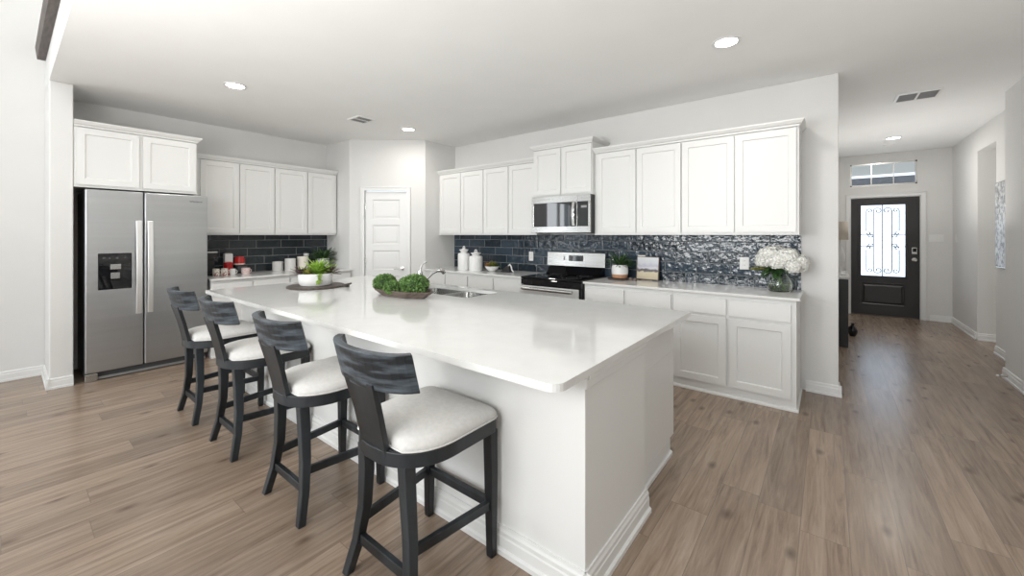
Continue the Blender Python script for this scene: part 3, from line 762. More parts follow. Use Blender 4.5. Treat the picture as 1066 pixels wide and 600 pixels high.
# ------------------------------------------------------------------ refrigerator
fr = thing('refrigerator', 'stainless steel side by side refrigerator with water dispenser', 'refrigerator', (-5.37, .467, 0), PI/2)
FW, FH, FD = .930, 1.800, .64
GAPX = .406
MB().box((.004, .075, .02), (FW-.004, FD, FH-.012)).build('body', 'dark', parent=fr, bevel=.004)
for (a, b) in ((.0, GAPX-.004), (GAPX+.004, FW)):
    d = MB().box((a, 0, .085), (b, .068, FH)).build('door', 'steel', parent=fr, bevel=.010, seg=3)
    x = (GAPX-.042) if a == 0 else (GAPX+.042)
    mb = MB(); rg = []
    for k in range(13):
        u = k/12; z = .60+u*.915; y = -.030-.026*math.sin(PI*u)
        rg.append([(x-.022, y-.010, z), (x+.022, y-.010, z), (x+.022, y+.010, z), (x-.022, y+.010, z)])
    mb.loops(rg).box((x-.012, -.03, .60), (x+.012, .002, .64)).box((x-.012, -.03, 1.475), (x+.012, .002, 1.515))
    mb.build('handle', 'satin', parent=d, bevel=.005)
    if a == 0:
        dsp = MB().box((.082, -.004, .853), (.318, .01, 1.201)).build('dispenser', 'blackgl', parent=d, bevel=.008)
        for (c1, c2, e1, e2) in ((.165, .240, 1.045, 1.095), (.168, .232, .955, 1.015)):
            MB().box((c1, -.012, e1), (c2, -.003, e2)).build('paddle', 'steelb', parent=dsp, bevel=.003)
for k, (c1, c2) in enumerate(((.115, .135), (.158, .168), (.205, .222), (.262, .275))):
    MB().box((c1, -.0052, 1.150), (c2, -.0038, 1.162)).build('touch_mark', 'grille', parent=fr)
MB().box((0, .02, 0), (.085, .10, .075)).build('hinge_cover', 'steelb', parent=fr, bevel=.004)
MB().box((.085, .06, .012), (FW-.01, .10, .075)).build('kick_grille', 'grille', parent=fr, bevel=.003)
MB().box((.085, .045, .010), (FW-.01, .062, .030)).build('kick_strip', 'mesh', parent=fr)
# brand lettering on the right door, top right
cu = bpy.data.curves.new('brand_lettering', 'FONT'); cu.body = 'Whirlpool'; cu.size = .026; cu.extrude = .0006; cu.align_x = 'CENTER'
tmp = bpy.data.objects.new('lettering_curve', cu); COL.objects.link(tmp)
bpy.context.view_layer.update()
me = bpy.data.meshes.new_from_object(tmp.evaluated_get(bpy.context.evaluated_depsgraph_get()))
bpy.data.objects.remove(tmp); me.materials.clear(); me.materials.append(M['dark'])
tx = bpy.data.objects.new('brand_lettering', me); COL.objects.link(tx); tx.parent = fr; tx.location = (FW-.105, -.0008, FH-.075); tx.rotation_euler = (PI/2, 0, 0)

# ------------------------------------------------------------------ range
rg_ = thing('stove', 'black and stainless steel range between the counters', 'stove', (-2.823, 3.745, 0))
RW = .796
MB().box((0, .045, .03), (RW, .62, .872)).build('body', 'blackpl', parent=rg_, bevel=.003)
MB().prism(rrect(-.002+.003, RW-.001, -.008, .632, (.02, .02, .004, .004)), .873, .895).build('cooktop', 'blackgl', parent=rg_, bevel=.004)
for (bx, by, r) in ((.20, .16, .085), (.59, .16, .105), (.20, .45, .07), (.59, .45, .085)):
    mb = MB()
    for rr in (r, r*.6):
        mb.ring([(rr, .8950), (rr+.004, .8950), (rr+.004, .8956), (rr, .8956)], 32, (bx, by, 0))
    mb.build('burner_ring', 'grille', parent=rg_, recalc=True)
dr = MB().box((.008, .0, .24), (RW-.008, .043, .800)).build('oven_door', 'blackgl', parent=rg_, bevel=.006)
MB().box((.008, -.004, .695), (RW-.030, .004, .795)).build('steel_band', 'satin', parent=dr, bevel=.004)
MB().tube([(.05, -.045, .765), (RW-.09, -.045, .765)], .019, 12).box((.06, -.045, .755), (.09, 0, .775)).box((RW-.13, -.045, .755), (RW-.10, 0, .775)).build('handle', 'steelb', parent=dr, smooth=True)
MB().box((.008, .006, .05), (RW-.008, .043, .228)).build('drawer', 'steel', parent=rg_, bevel=.006)
MB().box((.004, .002, .806), (RW-.004, .045, .866)).build('front_panel', 'blackgl', parent=rg_, bevel=.003)
bgp = MB().loops([[(.0, y, z) for y, z in ((.560, .990), (.628, .990), (.628, 1.160), (.590, 1.166), (.575, 1.160))], [(RW, y, z) for y, z in ((.560, .990), (.628, .990), (.628, 1.160), (.590, 1.166), (.575, 1.160))]]).build('control_panel', 'steelb', parent=rg_, bevel=.004)
MB().loops([[(.03, y, z) for y, z in ((.50, .896), (.628, .896), (.628, .989), (.575, .989))], [(RW-.03, y, z) for y, z in ((.50, .896), (.628, .896), (.628, .989), (.575, .989))]]).build('vent_panel', 'blackgl', parent=rg_)
def on_panel(x0, x1, z0, z1, nm, mat):
    y = lambda z: .560+(z-.990)/.170*.015
    o = MB().loops([[(x0, y(z0)-.003, z0), (x1, y(z0)-.003, z0), (x1, y(z0)+.003, z0), (x0, y(z0)+.003, z0)], [(x0, y(z1)-.003, z1), (x1, y(z1)-.003, z1), (x1, y(z1)+.003, z1), (x0, y(z1)+.003, z1)]]).build(nm, mat, parent=bgp, bevel=.002)
on_panel(.315, .515, 1.055, 1.125, 'display', 'blackgl')
on_panel(.245, .262, 1.065, 1.110, 'button', 'blackgl')
for i in range(4):
    on_panel(.435+i*.018, .446+i*.018, 1.07, 1.11, 'button', 'grille')

# microwave
mw = thing('microwave', 'stainless steel over-the-range microwave under the raised cabinet', 'microwave', (-2.812, 3.955, 1.402))
MW, MH = .776, .424
MB().box((0, .03, .0), (MW, WY-3.955-.002, MH)).build('body', 'blackpl', parent=mw, bevel=.003)
mb = MB()
for (a, b, c, d) in ((0, .620, .345, MH), (0, .620, 0, .070), (0, .030, .070, .345), (.600, .620, .070, .345)): mb.box((a, -.002, c), (b, .029, d))
dr = mb.build('door', 'steelb', parent=mw, bevel=.002)
MB().box((.030, .004, .070), (.600, .028, .345)).build('window', 'winglass', parent=dr)
mb = MB()
for (a, b, c, d) in ((.623, MW, .345, MH), (.623, MW, 0, .070), (MW-.022, MW, .070, .345)): mb.box((a, -.002, c), (b, .029, d))
cp = mb.build('control_panel', 'steelb', parent=mw, bevel=.002)
MB().box((.623, .004, .070), (MW-.022, .028, .345)).build('keypad', 'winglass', parent=cp)
MB().box((.665, .002, .275), (.735, .005, .300)).build('display', 'mesh', parent=cp)
rg = []
for k in range(11):
    u = k/10; z = .075+u*.265; y = -.025-.020*math.sin(PI*u)
    rg.append([(.572, y-.008, z), (.604, y-.008, z), (.604, y+.008, z), (.572, y+.008, z)])
MB().loops(rg).box((.578, -.025, .078), (.598, -.001, .10)).box((.578, -.025, .315), (.598, -.001, .337)).build('handle', 'chrome', parent=dr, bevel=.003)
MB().box((.06, .05, -.008), (MW-.06, .35, 0)).build('vent_filter', 'grille', parent=mw)

# outlets and switches
def outlet(loc, rotz, label, w_=.072, h_=.118, n=1):
    t = thing('wall_outlet', label, 'outlet', loc, rotz)
    p = MB().box((-w_/2, -.006, 0), (w_/2, 0, h_)).build('plate', 'plastic', parent=t, bevel=.002)
    for z in (.025, .068):
        r = MB().box((-.016, -.008, z), (.016, -.006, z+.027)).build('receptacle', 'plastic', parent=p, bevel=.001)
    mb = MB()
    for z in (.025, .068): mb.box((-.007, -.0085, z+.010), (-.005, -.0078, z+.020)).box((.005, -.0085, z+.010), (.007, -.0078, z+.020))
    mb.build('slots', 'slot', parent=p)
outlet((-3.122, WY-.010, 1.030), 0, 'white outlet on the blue tile left of the stove', .07, .122)
outlet((-.628, WY-.010, 1.045), 0, 'white outlet on the blue tile beside the flower vase', .078, .118)
def switch(loc, rotz, n, label):
    w_ = .046*n+.026
    t = thing('light_switch', label, 'light switch', loc, rotz)
    p = MB().box((-w_/2, -.006, 0), (w_/2, 0, .115)).build('plate', 'plastic', parent=t, bevel=.002)
    for i in range(n):
        x = (i-(n-1)/2)*.046; MB().box((x-.016, -.010, .025), (x+.016, -.006, .09)).build('rocker', 'plastic', parent=p, bevel=.001)
switch((1.355, 9.2, 1.265), 0, 3, 'white triple light switch on the wall right of the front door')
switch((1.53, 8.95, 1.265), -PI/2, 1, 'white single light switch in the right corner of the hallway')

# hall: console, lamp, vase, art, door stop
cs = thing('console_table', 'black console table with white top at the left side of the hallway', 'console table', (-.02, 6.36, 0))
MB().box((-.04, 0, .0), (.215, .03, .832)).build('side_panel', 'blackpl', parent=cs, bevel=.002)
MB().box((-.04, 1.07, 0), (.215, 1.10, .832)).build('side_panel', 'blackpl', parent=cs, bevel=.002)
MB().box((-.04, .03, .40), (.215, 1.07, .43)).build('shelf', 'blackpl', parent=cs, bevel=.002)
MB().box((-.05, -.012, .834), (.228, 1.112, .862)).build('top', 'quartz', parent=cs, bevel=.003)
MB().box((-.02, .03, .74), (.20, 1.07, .832)).build('apron', 'blackpl', parent=cs)
lp = thing('table_lamp', 'table lamp with beige drum shade on the hallway console', 'lamp', (.12, 6.72, .863))
MB().lathe([(0, 0), (.055, 0), (.055, .015), (.02, .03), (.016, .10), (.05, .17), (.055, .25), (.03, .34), (.010, .38), (.008, .47), (0, .47)], 24).build('lamp_base', 'ceramic', parent=lp, smooth=True)
MB().ring([(.088, .45), (.080, .685), (.076, .685), (.084, .45)], 28).build('lamp_shade', 'beige', parent=lp, smooth=True)
fv = thing('floor_vase', 'small black round vase on the floor beside the hallway console', 'vase', (.262, 7.15, 0))
MB().lathe([(0, 0), (.030, 0), (.050, .04), (.056, .075), (.045, .115), (.022, .14), (.018, .16), (.024, .175), (.018, .172), (0, .165)], 24).build('vase_body', 'blackgl', parent=fv, smooth=True)
m_art = noisy('silver_relief', (.40, .41, .42), (.92, .93, .93), 22, (1, 1, 1), rough=.25, metal=.4, bump=1.0, detail=6, dist=.02, lo=.42, hi=.60)
art = thing('wall_art', 'silver textured art panel on the right hallway wall', 'wall art', (1.53, 6.60, 1.02), -PI/2)
MB().box((-.42, -.030, 0), (.42, -.001, .94)).build('canvas', m_art, parent=art)
MB().box((-.43, -.024, -.01), (.43, -.001, .0)).box((-.43, -.024, .94), (.43, -.001, .95)).build('frame', 'nickel', parent=art)
ds = thing('door_stop', 'spring door stop on the right wall baseboard', 'door stop', (1.32, 5.80, .05))
sp_ = [(-.005-.00025*k*2.2, .005*math.cos(k*.9), .005*math.sin(k*.9)) for k in range(100)]
MB().tube(sp_, .0016, 5).build('spring', 'nickel', parent=ds)
MB().lathe([(0, 0), (.009, 0), (.009, .014), (0, .014)], 12).build('tip', 'plastic', parent=ds).matrix_local = Matrix.Translation((-.060, 0, 0)) @ Matrix.Rotation(-PI/2, 4, 'Y')
MB().lathe([(0, 0), (.010, 0), (.010, .006), (0, .006)], 12).build('mount', 'nickel', parent=ds).matrix_local = Matrix.Rotation(-PI/2, 4, 'Y')

# ------------------------------------------------------------------ island decor
# round board with handle
bd_ = thing('serving_board', 'round dark wood serving board with handle under the succulent planter', 'serving board', (-3.785, 1.825, CT+.0005))
mb = MB()
pts = []
HA = math.radians(38)
for k in range(44):
    a = HA+.16+(2*PI-.32)*k/43; pts.append((.248*math.cos(a), .248*math.sin(a)))
hx, hy = math.cos(HA), math.sin(HA)
for (r, s) in ((.26, -.035), (.29, -.030), (.31, -.015), (.31, .015), (.29, .030), (.26, .035)): pts.append((r*hx-s*hy, r*hy+s*hx))
mb.prism(pts, 0, .018)
mb.build('board', 'darkwood', parent=bd_, bevel=.005)
MB().loops([[(.25*hx-s*hy, .25*hy+s*hx, z) for s, z in ((-.03, .010), (.03, .010), (.03, .022), (-.03, .022))], [(.325*hx-s*hy, .325*hy+s*hx, z) for s, z in ((-.028, .022), (.028, .022), (.028, .040), (-.028, .040))]]).build('handle', 'darkwood', parent=bd_, bevel=.005)
# oval planter with succulents
PZ = CT+.0195
pt = thing('succulent_planter', 'white oval ceramic planter of lime green succulents on the round board', 'plant', (-3.78, 1.82, PZ), math.radians(64))
def oval(r0, sx, sy): return dict(sx=sx, sy=sy)
ring = lambda a: 1+.012*math.cos(3*a)
MB().lathe([(0, 0), (.165, 0), (.182, .012), (.192, .045), (.196, .09), (.196, .108), (.186, .110), (.184, .092), (0, .088)], 40, sx=.76, sy=.60).build('pot', 'ceramic', parent=pt, smooth=True)
MB().lathe([(0, .086), (.182, .086), (.182, .093), (0, .095)], 30, sx=.75, sy=.59).build('soil', 'soil', parent=pt)
def rosette(mb, c, n, L_, wd, tilt0, tilt1, curl=.15, rnd=random):
    for k in range(n):
        a = k*2.39996+rnd.random()*.3; u = k/n
        el = tilt0+(tilt1-tilt0)*u
        d = (math.cos(a)*math.cos(el), math.sin(a)*math.cos(el), math.sin(el))
        mb.leaf(c, d, L_*(.7+.5*rnd.random()), wd, curl)
R1 = random.Random(3)
mb = MB(); rosette(mb, (.02, -.01, .10), 75, .155, .026, .3, 1.45, .25, R1); rosette(mb, (.04, .02, .10), 30, .12, .024, .3, 1.3, .25, R1)
mb.build('lime_succulent', 'leaflime', parent=pt, recalc=False)
mb = MB()
for k in range(26):   # hanging strand over the rim
    u = k/25; p = Vector((.03+.012*math.sin(k), -.118-.014*math.sin(u*3), .115-.085*u)); mb.leaf(p, (R1.uniform(-1, 1), -.6, R1.uniform(-1, .2)), .030, .018, .1)
mb.tube([(.03, -.09, .10), (.032, -.122, .112), (.032, -.132, .08), (.03, -.132, .025)], .004, 6)
mb.build('trailing_strand', 'leaflime', parent=pt, recalc=False)
for x_ in (-.12, .12):
    mb = MB(); rosette(mb, (x_, 0, .10), 44, .10, .018, .0, 1.2, .1, R1)
    mb.build('purple_succulent', 'leafpurple', parent=pt, recalc=False)
mb = MB(); rosette(mb, (-.07, -.05, .10), 55, .055, .022, .1, 1.4, .1, R1)
mb.build('olive_succulent', 'leafolive', parent=pt, recalc=False)

# long tray of boxwood balls
tr_ = thing('wooden_tray', 'long boat shaped weathered wood tray holding the green balls', 'tray', (-2.67, 1.97, CT+.0003), math.radians(5))
def boat(hx_, hy_, z, cut=.55):
    cx_ = hx_*cut
    return [(-hx_, -hy_*.25, z), (-cx_, -hy_, z), (cx_, -hy_, z), (hx_, -hy_*.25, z), (hx_, hy_*.25, z), (cx_, hy_, z), (-cx_, hy_, z), (-hx_, hy_*.25, z)]
MB().loops([boat(.24, .07, 0), boat(.33, .125, .058), boat(.315, .112, .058), boat(.23, .065, .012)]).build('tray_body', 'traywood', parent=tr_, bevel=.004)
def boxwood(r, seed):
    rn = random.Random(seed); mb = MB()
    n = 760
    for k in range(n):
        z = 1-2*(k+.5)/n; rr = math.sqrt(1-z*z); a = k*2.39996
        dd = Vector((rr*math.cos(a), rr*math.sin(a), z)); q_ = r*rn.uniform(.80, .93)
        tv = Vector((rn.uniform(-1, 1), rn.uniform(-1, 1), rn.uniform(-1, 1)))
        d2 = (dd+tv*.75).normalized()
        mb.leaf(dd*q_, d2, r*.23, r*.17, .2, up=Vector((rn.uniform(-1, 1), rn.uniform(-1, 1), .3)).normalized())
    return mb
def ball(loc, r, seed, label):
    t = thing('boxwood_ball', label, 'plant', loc, seed, 'boxwood balls in the tray')
    mb = boxwood(r, seed); mb.bm.transform(Matrix.Diagonal((1.12, 1.12, .86, 1)))
    mb.build('leaves', 'leafbox', parent=t, recalc=False)
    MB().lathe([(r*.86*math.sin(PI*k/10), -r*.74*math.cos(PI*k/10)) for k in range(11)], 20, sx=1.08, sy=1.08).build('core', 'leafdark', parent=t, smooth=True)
ball((-2.885, 1.96, CT+.094), .082, 1, 'leafy green boxwood ball at the left end of the tray')
ball((-2.685, 1.893, CT+.078), .062, 2, 'smaller green boxwood ball in the front middle of the tray')
ball((-2.70, 2.055, CT+.088), .070, 3, 'green boxwood ball half hidden at the back middle of the tray')
ball((-2.515, 1.975, CT+.101), .094, 4, 'largest green boxwood ball at the right end nearest the faucet')

# ------------------------------------------------------------------ stove wall counter items
def bottle_jar(loc, R, H_, label):
    t = thing('ceramic_jar', label, 'jar', loc)
    rib = lambda a: 1+.010*math.cos(24*a)
    MB().lathe([(0, 0), (R*.97, 0), (R, .006), (R, H_*.66), (R*.93, H_*.70), (R*.55, H_*.72), (R*.50, H_*.76), (0, H_*.76)], 96, mod=rib).build('jar_body', 'ceramic', parent=t, smooth=True)
    l_ = MB().lathe([(0, H_*.76), (R*.58, H_*.76), (R*.62, H_*.80), (R*.80, H_*.85), (R*.70, H_*.865), (R*.35, H_*.88), (R*.2, H_*.91), (0, H_*.91)], 28).build('lid', 'ceramic', parent=t, smooth=True)
    MB().tube([(R*.2*math.cos(a), 0, H_*.945+R*.2*math.sin(a)) for a in [2*PI*k/14 for k in range(15)]], R*.07, 6).build('ring_handle', 'ceramic', parent=l_, smooth=True)
bottle_jar((-3.99, 3.98, CT), .082, .335, 'tall white ceramic jar with ring lid in the corner left of the stove')
bottle_jar((-3.80, 4.02, CT), .092, .285, 'shorter wider white ceramic jar with ring lid, right of the tall jar')
bw = thing('succulent_bowl', 'small white bowl of rust and green succulents beside the ceramic jars', 'plant', (-3.54, 4.06, CT))
MB().lathe([(0, 0), (.035, 0), (.05, .01), (.088, .05), (.095, .072), (.088, .072), (.08, .055), (0, .05)], 32).build('bowl', 'ceramic', parent=bw, smooth=True)
mb = MB(); rosette(mb, (-.045, -.02, .065), 40, .07, .02, .1, 1.3, .1, R1); mb.build('rust_succulent', 'leafrust', parent=bw, recalc=False)
mb = MB(); rosette(mb, (.02, -.01, .065), 45, .08, .02, .1, 1.4, .1, R1); mb.build('olive_succulent', 'leafolive', parent=bw, recalc=False)
mb = MB(); rosette(mb, (.06, .02, .06), 26, .07, .02, .1, 1.2, .1, R1); mb.build('green_succulent', 'leafdark', parent=bw, recalc=False)
sp = thing('scoop', 'dark scoop with curved white handle lying left of the stove', 'scoop', (-3.31, 4.10, CT))
MB().loops([[(-.10, -.05, 0), (.07, -.05, 0), (.07, .05, 0), (-.10, .05, 0)], [(-.06, -.04, .03), (.06, -.04, .03), (.06, .04, .03), (-.06, .04, .03)], [(.00, -.02, .085), (.04, -.02, .085), (.04, .02, .085), (.00, .02, .085)]]).build('scoop_body', 'blackpl', parent=sp, bevel=.008)
MB().tube([(.02, 0, .085), (.045, 0, .105), (.065, 0, .08), (.080, 0, .03), (.105, 0, .008)], .009, 10).build('handle', 'ceramic', parent=sp, smooth=True)

pp = thing('potted_plant', 'dark green plant in a white and terracotta pot right of the stove', 'plant', (-1.80, 4.20, CT+.013))
tag(MB().lathe([(0, 0), (.125, 0), (.13, .006), (.13, .012), (0, .012)], 32).build('trivet', 'darkwood', loc=(-1.80, 4.20, CT)), 'flat round wooden trivet beneath the white and terracotta pot', 'trivet')
MB().lathe([(0, .0), (.062, 0), (.078, .010), (.086, .045), (.084, .047), (0, .047)], 36).build('pot_base', 'terra', parent=pp, smooth=True)
MB().lathe([(0, .0475), (.086, .0475), (.089, .08), (.086, .125), (.078, .150), (.074, .150), (.076, .13), (0, .13)], 36).build('pot', 'ceramic', parent=pp, smooth=True)
mb = MB()
for k in range(110):
    a = R1.uniform(0, 2*PI); el = R1.uniform(.15, 1.4); Ln = R1.uniform(.10, .17)
    mb.leaf((.02*math.cos(a), .02*math.sin(a), .14), (math.cos(a)*math.cos(el), math.sin(a)*math.cos(el), math.sin(el)), Ln, .014, .28)
mb.build('foliage', 'leafdark', parent=pp, recalc=False)
tag(MB().lathe([(0, 0), (.02, 0), (.024, .02), (.015, .034), (0, .036)], 14).lathe([(0, 0), (.018, 0), (.022, .016), (.012, .028), (0, .03)], 14, (.045, .01, 0)).build('knot_ornament', 'traywood', loc=(-1.66, 4.16, CT), smooth=True), 'small brown wooden ornament between the terracotta pot and the picture', 'ornament')

# framed landscape picture, generic
def picture_mat():
    m = new_mat('landscape_print', (.6, .6, .6), .6); n, l, b = nodes(m)
    tc = n.new('ShaderNodeTexCoord'); sp2 = n.new('ShaderNodeSeparateXYZ'); l.new(tc.outputs['Object'], sp2.inputs[0])
    no = n.new('ShaderNodeTexNoise'); no.inputs['Scale'].default_value = 22; no.inputs['Detail'].default_value = 5; l.new(tc.outputs['Object'], no.inputs['Vector'])
    z = mth(n, l, 'ADD', mth(n, l, 'DIVIDE', sp2.outputs[2], .235), mth(n, l, 'MULTIPLY', mth(n, l, 'SUBTRACT', no.outputs[0], .5), .30))
    r = ramp(n, [(.0, (.50, .42, .29)), (.36, (.62, .55, .40)), (.43, (.12, .11, .12)), (.50, (.14, .13, .15)), (.56, (.70, .68, .70)), (.66, (.50, .50, .58)), (.80, (.66, .67, .70)), (1, (.72, .74, .76))])
    l.new(z, r.inputs[0]); l.new(r.outputs[0], b.inputs['Base Color']); return m
pc = thing('framed_picture', 'small landscape picture standing on the counter against the tiles', 'picture', (-1.535, 4.315, CT), 0)
pic = MB().box((-.117, -.010, .012), (.117, .012, .247)).build('print', picture_mat(), parent=pc); pic.rotation_euler = (-.12, 0, 0)
mb = MB().box((-.121, -.013, .008), (-.114, .014, .251)).box((.114, -.013, .008), (.121, .014, .251)).box((-.121, -.013, .247), (.121, .014, .254)).box((-.121, -.013, .005), (.121, .014, .012))
mb.build('frame', 'traywood', parent=pc).rotation_euler = (-.12, 0, 0)
MB().box((-.118, -.03, 0), (-.06, .02, .008)).box((.06, -.03, 0), (.118, .02, .008)).build('foot', 'blackpl', parent=pc)
MB().box((-.118, .008, .252), (-.040, .020, .270)).build('clip', 'cream', parent=pc).rotation_euler = (-.12, 0, 0)

# glass vase of white hydrangeas
vs = thing('flower_vase', 'clear glass vase holding white hydrangeas at the right end of the counter', 'vase', (-.335, 4.20, CT))
MB().lathe([(0, 0), (.075, 0), (.092, .018), (.096, .06), (.082, .11), (.055, .145), (.052, .155), (.048, .155), (.050, .143), (.077, .107), (.090, .06), (.086, .022), (.072, .008), (0, .008)], 36, mod=lambda a: 1+.012*math.cos(12*a)).build('glass_vase', 'glass', parent=vs, smooth=True)
MB().lathe([(0, .010), (.070, .010), (.083, .023), (.087, .055), (0, .055)], 32).build('water', 'water', parent=vs, smooth=True)
bq = thing('hydrangea_bouquet', 'bunch of white hydrangea blooms with green leaves in the glass vase', 'flowers', (-.335, 4.20, CT+.02))
mb = MB()
for k in range(7):
    a = k*.9; mb.tube([(.035*math.cos(a), .035*math.sin(a), 0), (.008*math.cos(a+2), .008*math.sin(a+2), .12), (.05*math.cos(a+2.5), .04*math.sin(a+2.5), .22)], .004, 6)
mb.build('stems', 'stem', parent=bq)
R2 = random.Random(11)
for (cx_, cy_, cz_, r) in ((-.065, -.05, .285, .085), (.055, -.04, .265, .088), (.135, .0, .225, .078), (-.02, .05, .30, .075), (-.115, .02, .235, .07), (.07, .07, .28, .07), (.0, -.09, .235, .066), (.10, -.07, .205, .066), (-.105, -.06, .245, .062)):
    mb = MB(); n = 210
    for k in range(n):
        z = 1-1.75*(k+.5)/n; rr = math.sqrt(max(0, 1-z*z)); a = k*2.39996
        d = Vector((rr*math.cos(a), rr*math.sin(a), z)); c = Vector((cx_, cy_, cz_))+d*r*R2.uniform(.80, 1.06)
        sd = d.cross(Vector((0, 0, 1)) if abs(d.z) < .9 else Vector((1, 0, 0))).normalized(); bn = d.cross(sd); ph_ = R2.uniform(0, PI)
        for q_ in range(4):
            aa = ph_+q_*PI/2; dv = (sd*math.cos(aa)+bn*math.sin(aa)+d*.35).normalized()
            mb.leaf(c, dv, r*.19, r*.19, .2, up=d)
    bl = mb.build('bloom', 'petal', parent=bq, recalc=False)
    MB().lathe([(r*.84*math.sin(PI*k/8), -r*.84*math.cos(PI*k/8)) for k in range(9)], 14, (cx_, cy_, cz_)).build('core', 'petal', parent=bl, smooth=True)
mb = MB()
for k in range(46):
    a = R2.uniform(0, 2*PI); el = R2.uniform(-.7, .5); q_ = Vector((.05*math.cos(a), .035*math.sin(a), R2.uniform(.15, .20)))
    if math.sin(a) > .35: continue
    mb.leaf(q_, (math.cos(a), math.sin(a)*.8, el), R2.uniform(.08, .12), .055, .3)
mb.build('leaves', 'leafdark', parent=bq, recalc=False)
mb = MB()
for k in range(14):
    mb.leaf((-.08-.10*k/13, -.04, .17+.012*math.sin(k*2)), (-1, R2.uniform(-.7, .4), R2.uniform(-.5, .6)), .05, .028, .2)
mb.tube([(-.02, 0, .12), (-.09, -.03, .17), (-.19, -.04, .175)], .003, 5)
mb.build('side_sprig', 'leafolive', parent=bq, recalc=False)

# ------------------------------------------------------------------ fridge wall counter items
cm = thing('coffee_maker', 'slim black coffee maker at the counter end beside the refrigerator', 'coffee maker', (-5.90, 1.535, CT), PI/2)
MB().box((-.075, -.09, 0), (.075, .09, .03)).build('base', 'blackpl', parent=cm, bevel=.006)
MB().box((-.075, .02, .03), (.075, .09, .27)).build('column', 'blackpl', parent=cm, bevel=.006)
MB().box((-.075, -.09, .20), (.075, .02, .27)).build('brew_head', 'blackpl', parent=cm, bevel=.008)
MB().box((-.078, -.092, .271), (.078, .09, .292)).build('lid', 'steelb', parent=cm, bevel=.006)
def small(name, mb, mat, label, cat, loc, rotz=0, group=None, **k):
    return tag(mb.build(name, mat, loc=loc, rotz=rotz, **k), label, cat, group)
X0 = -5.90
cn = thing('canister', 'white canister with brown lid standing behind the red tins', 'canister', (-5.97, 1.765, CT))
MB().box((-.04, -.045, .0), (.04, .045, .255)).build('canister_body', 'ceramic', parent=cn, bevel=.012)
MB().box((-.03, -.035, .2555), (.03, .035, .268)).build('lid', 'traywood', parent=cn, bevel=.003)
MB().box((.0402, -.028, .06), (.0412, .028, .16)).build('label_band', 'cream', parent=cn)
tn = thing('tea_tin', 'bright red round tin in front of the white canister', 'tin', (-5.86, 1.735, CT+.0))
MB().lathe([(0, 0), (.045, 0), (.048, .01), (.048, .125), (0, .128)], 24).build('tin_body', 'red', parent=tn, smooth=True)
MB().lathe([(0, .1285), (.050, .1285), (.050, .145), (.02, .155), (0, .156)], 24).build('lid', 'red', parent=tn, smooth=True)
bx_ = thing('coffee_pod_rack', 'black drawer stand carrying a red tin at the back of the counter', 'rack', (-5.95, 1.90, CT), PI/2)
MB().box((-.06, -.05, .0), (.06, .05, .105)).build('box', 'blackpl', parent=bx_, bevel=.004)
MB().box((-.05, -.053, .02), (.05, -.050, .09)).build('drawer', 'grille', parent=bx_)
tn2 = thing('round_tin', 'dark red round tin with gold rim on the black stand', 'tin', (-5.95, 1.885, CT+.1055))
MB().lathe([(0, 0), (.055, 0), (.058, .02), (.058, .075), (.045, .105), (0, .115)], 26).build('tin_body', 'red', parent=tn2, smooth=True)
MB().ring([(.0585, .005), (.0605, .005), (.0605, .020), (.0585, .020)], 26).build('gold_rim', 'cream', parent=tn2)
m_spot = noisy('spotted_glaze', (.80, .77, .70), (.35, .12, .12), 55, rough=.4, lo=.52, hi=.58)
mugs = [(-5.74, 1.575, 'ms', 'spotted cream mug in the front, nearest the coffee maker'), (-5.745, 1.662, 'ms', 'spotted cream mug in the front, second from the coffee maker'),
        (-5.75, 1.750, 'ceramic', 'small plain white mug between the spotted and pink mugs'), (-5.77, 1.895, 'pk', 'pink patterned cup at the right end of the mug row')]
m_pink = noisy('pink_glaze', (.75, .50, .48), (.80, .72, .70), 50, rough=.4, lo=.45, hi=.55)
for i, (x, y, mt, lb) in enumerate(mugs):
    t = thing('mug', lb, 'mug', (x, y, CT), 0, 'small mugs beside the coffee maker')
    r = .036 if i != 2 else .030
    if i == 3: r = .046
    h = .085 if i < 2 else .075
    mat_ = m_spot if mt == 'ms' else (m_pink if mt == 'pk' else 'ceramic')
    MB().lathe([(0, 0), (r*.85, 0), (r, .012), (r, h), (r-.004, h), (r-.005, .012), (0, .008)], 24).build('cup', mat_, parent=t, smooth=True)
    MB().tube([(0, r-.002+.020*math.sin(a)*1.0, h*.5-.022*math.cos(a)) for a in [PI*k/8 for k in range(9)]], .004, 6).build('handle', mat_, parent=t, smooth=True)
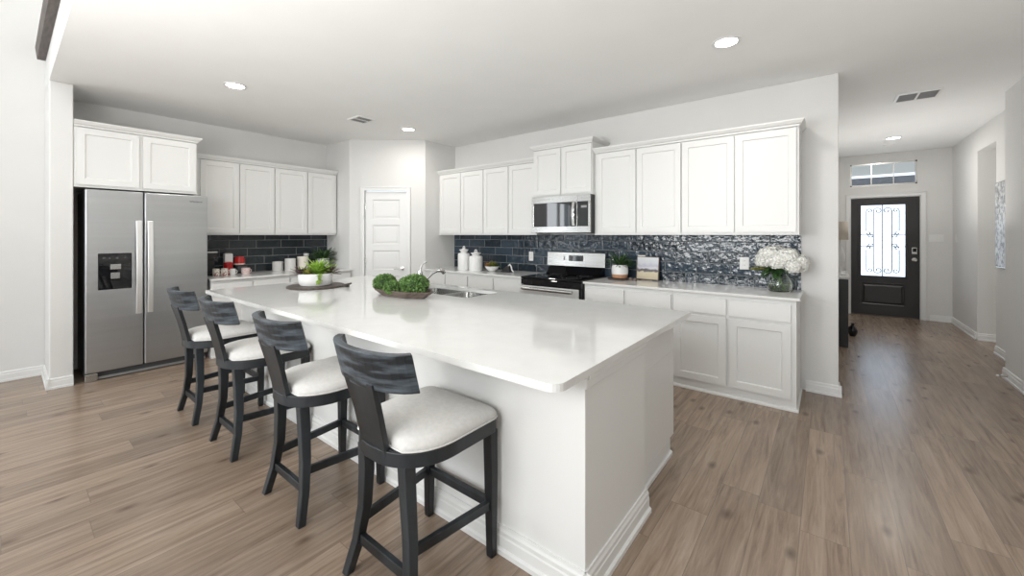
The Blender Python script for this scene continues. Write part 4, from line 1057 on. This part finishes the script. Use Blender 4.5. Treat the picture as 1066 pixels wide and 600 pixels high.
def canister(loc, R, H_, mat, label, lid=False):
    t = thing('canister', label, 'canister', loc)
    MB().lathe([(0, 0), (R*.97, 0), (R, .006), (R, H_-.004), (R-.004, H_), (R-.008, H_), (R-.009, H_-.02), (0, H_-.02)], 72, mod=lambda a: 1+.012*math.cos(18*a)).build('canister_body', mat, parent=t, smooth=True)
    if lid: MB().lathe([(0, H_-.018), (R-.012, H_-.018), (R-.012, H_+.010), (.012, H_+.012), (.012, H_+.028), (0, H_+.028)], 30).build('lid', mat, parent=t, smooth=True)
canister((-5.93, 2.335, CT), .066, .125, 'ribbed', 'low cream canister, shortest of the three on the refrigerator counter')
canister((-5.82, 2.450, CT), .065, .165, 'ribbed', 'medium ribbed gray-white canister in the middle of the three')
canister((-5.86, 2.635, CT), .070, .185, 'cream', 'tallest cream canister of the three, next to the spice jars')
spz = thing('jar_stack', 'black and white stacked jars behind the tallest canister', 'jar', (-5.97, 2.735, CT))
for k in range(4):
    j = MB().lathe([(0, 0), (.035, 0), (.037, .004), (.037, .038), (0, .038)], 22, (0, 0, .062*k)).build('jar', 'ceramic', parent=spz, smooth=True)
    MB().lathe([(0, .0385), (.038, .0385), (.038, .0615), (0, .0615)], 22, (0, 0, .062*k)).build('lid', 'blackpl', parent=j, smooth=True)
fp = thing('potted_plant', 'dark spiky plant in a white pot in the far counter corner', 'plant', (-5.80, 2.90, CT))
MB().lathe([(0, 0), (.06, 0), (.075, .02), (.08, .14), (.075, .15), (.07, .15), (.068, .13), (0, .13)], 32).build('pot', 'ceramic', parent=fp, smooth=True)
mb = MB()
for k in range(150):
    a = R1.uniform(0, 2*PI); el = R1.uniform(.05, 1.35); Ln = R1.uniform(.13, .21)
    if math.sin(a)*math.cos(el)*Ln > .17 or math.cos(a)*math.cos(el)*Ln < -.17: continue
    mb.leaf((.02*math.cos(a), .02*math.sin(a), .14), (math.cos(a)*math.cos(el), math.sin(a)*math.cos(el), math.sin(el)), Ln, .016, .3)
mb.build('foliage', 'leafdark', parent=fp, recalc=False)
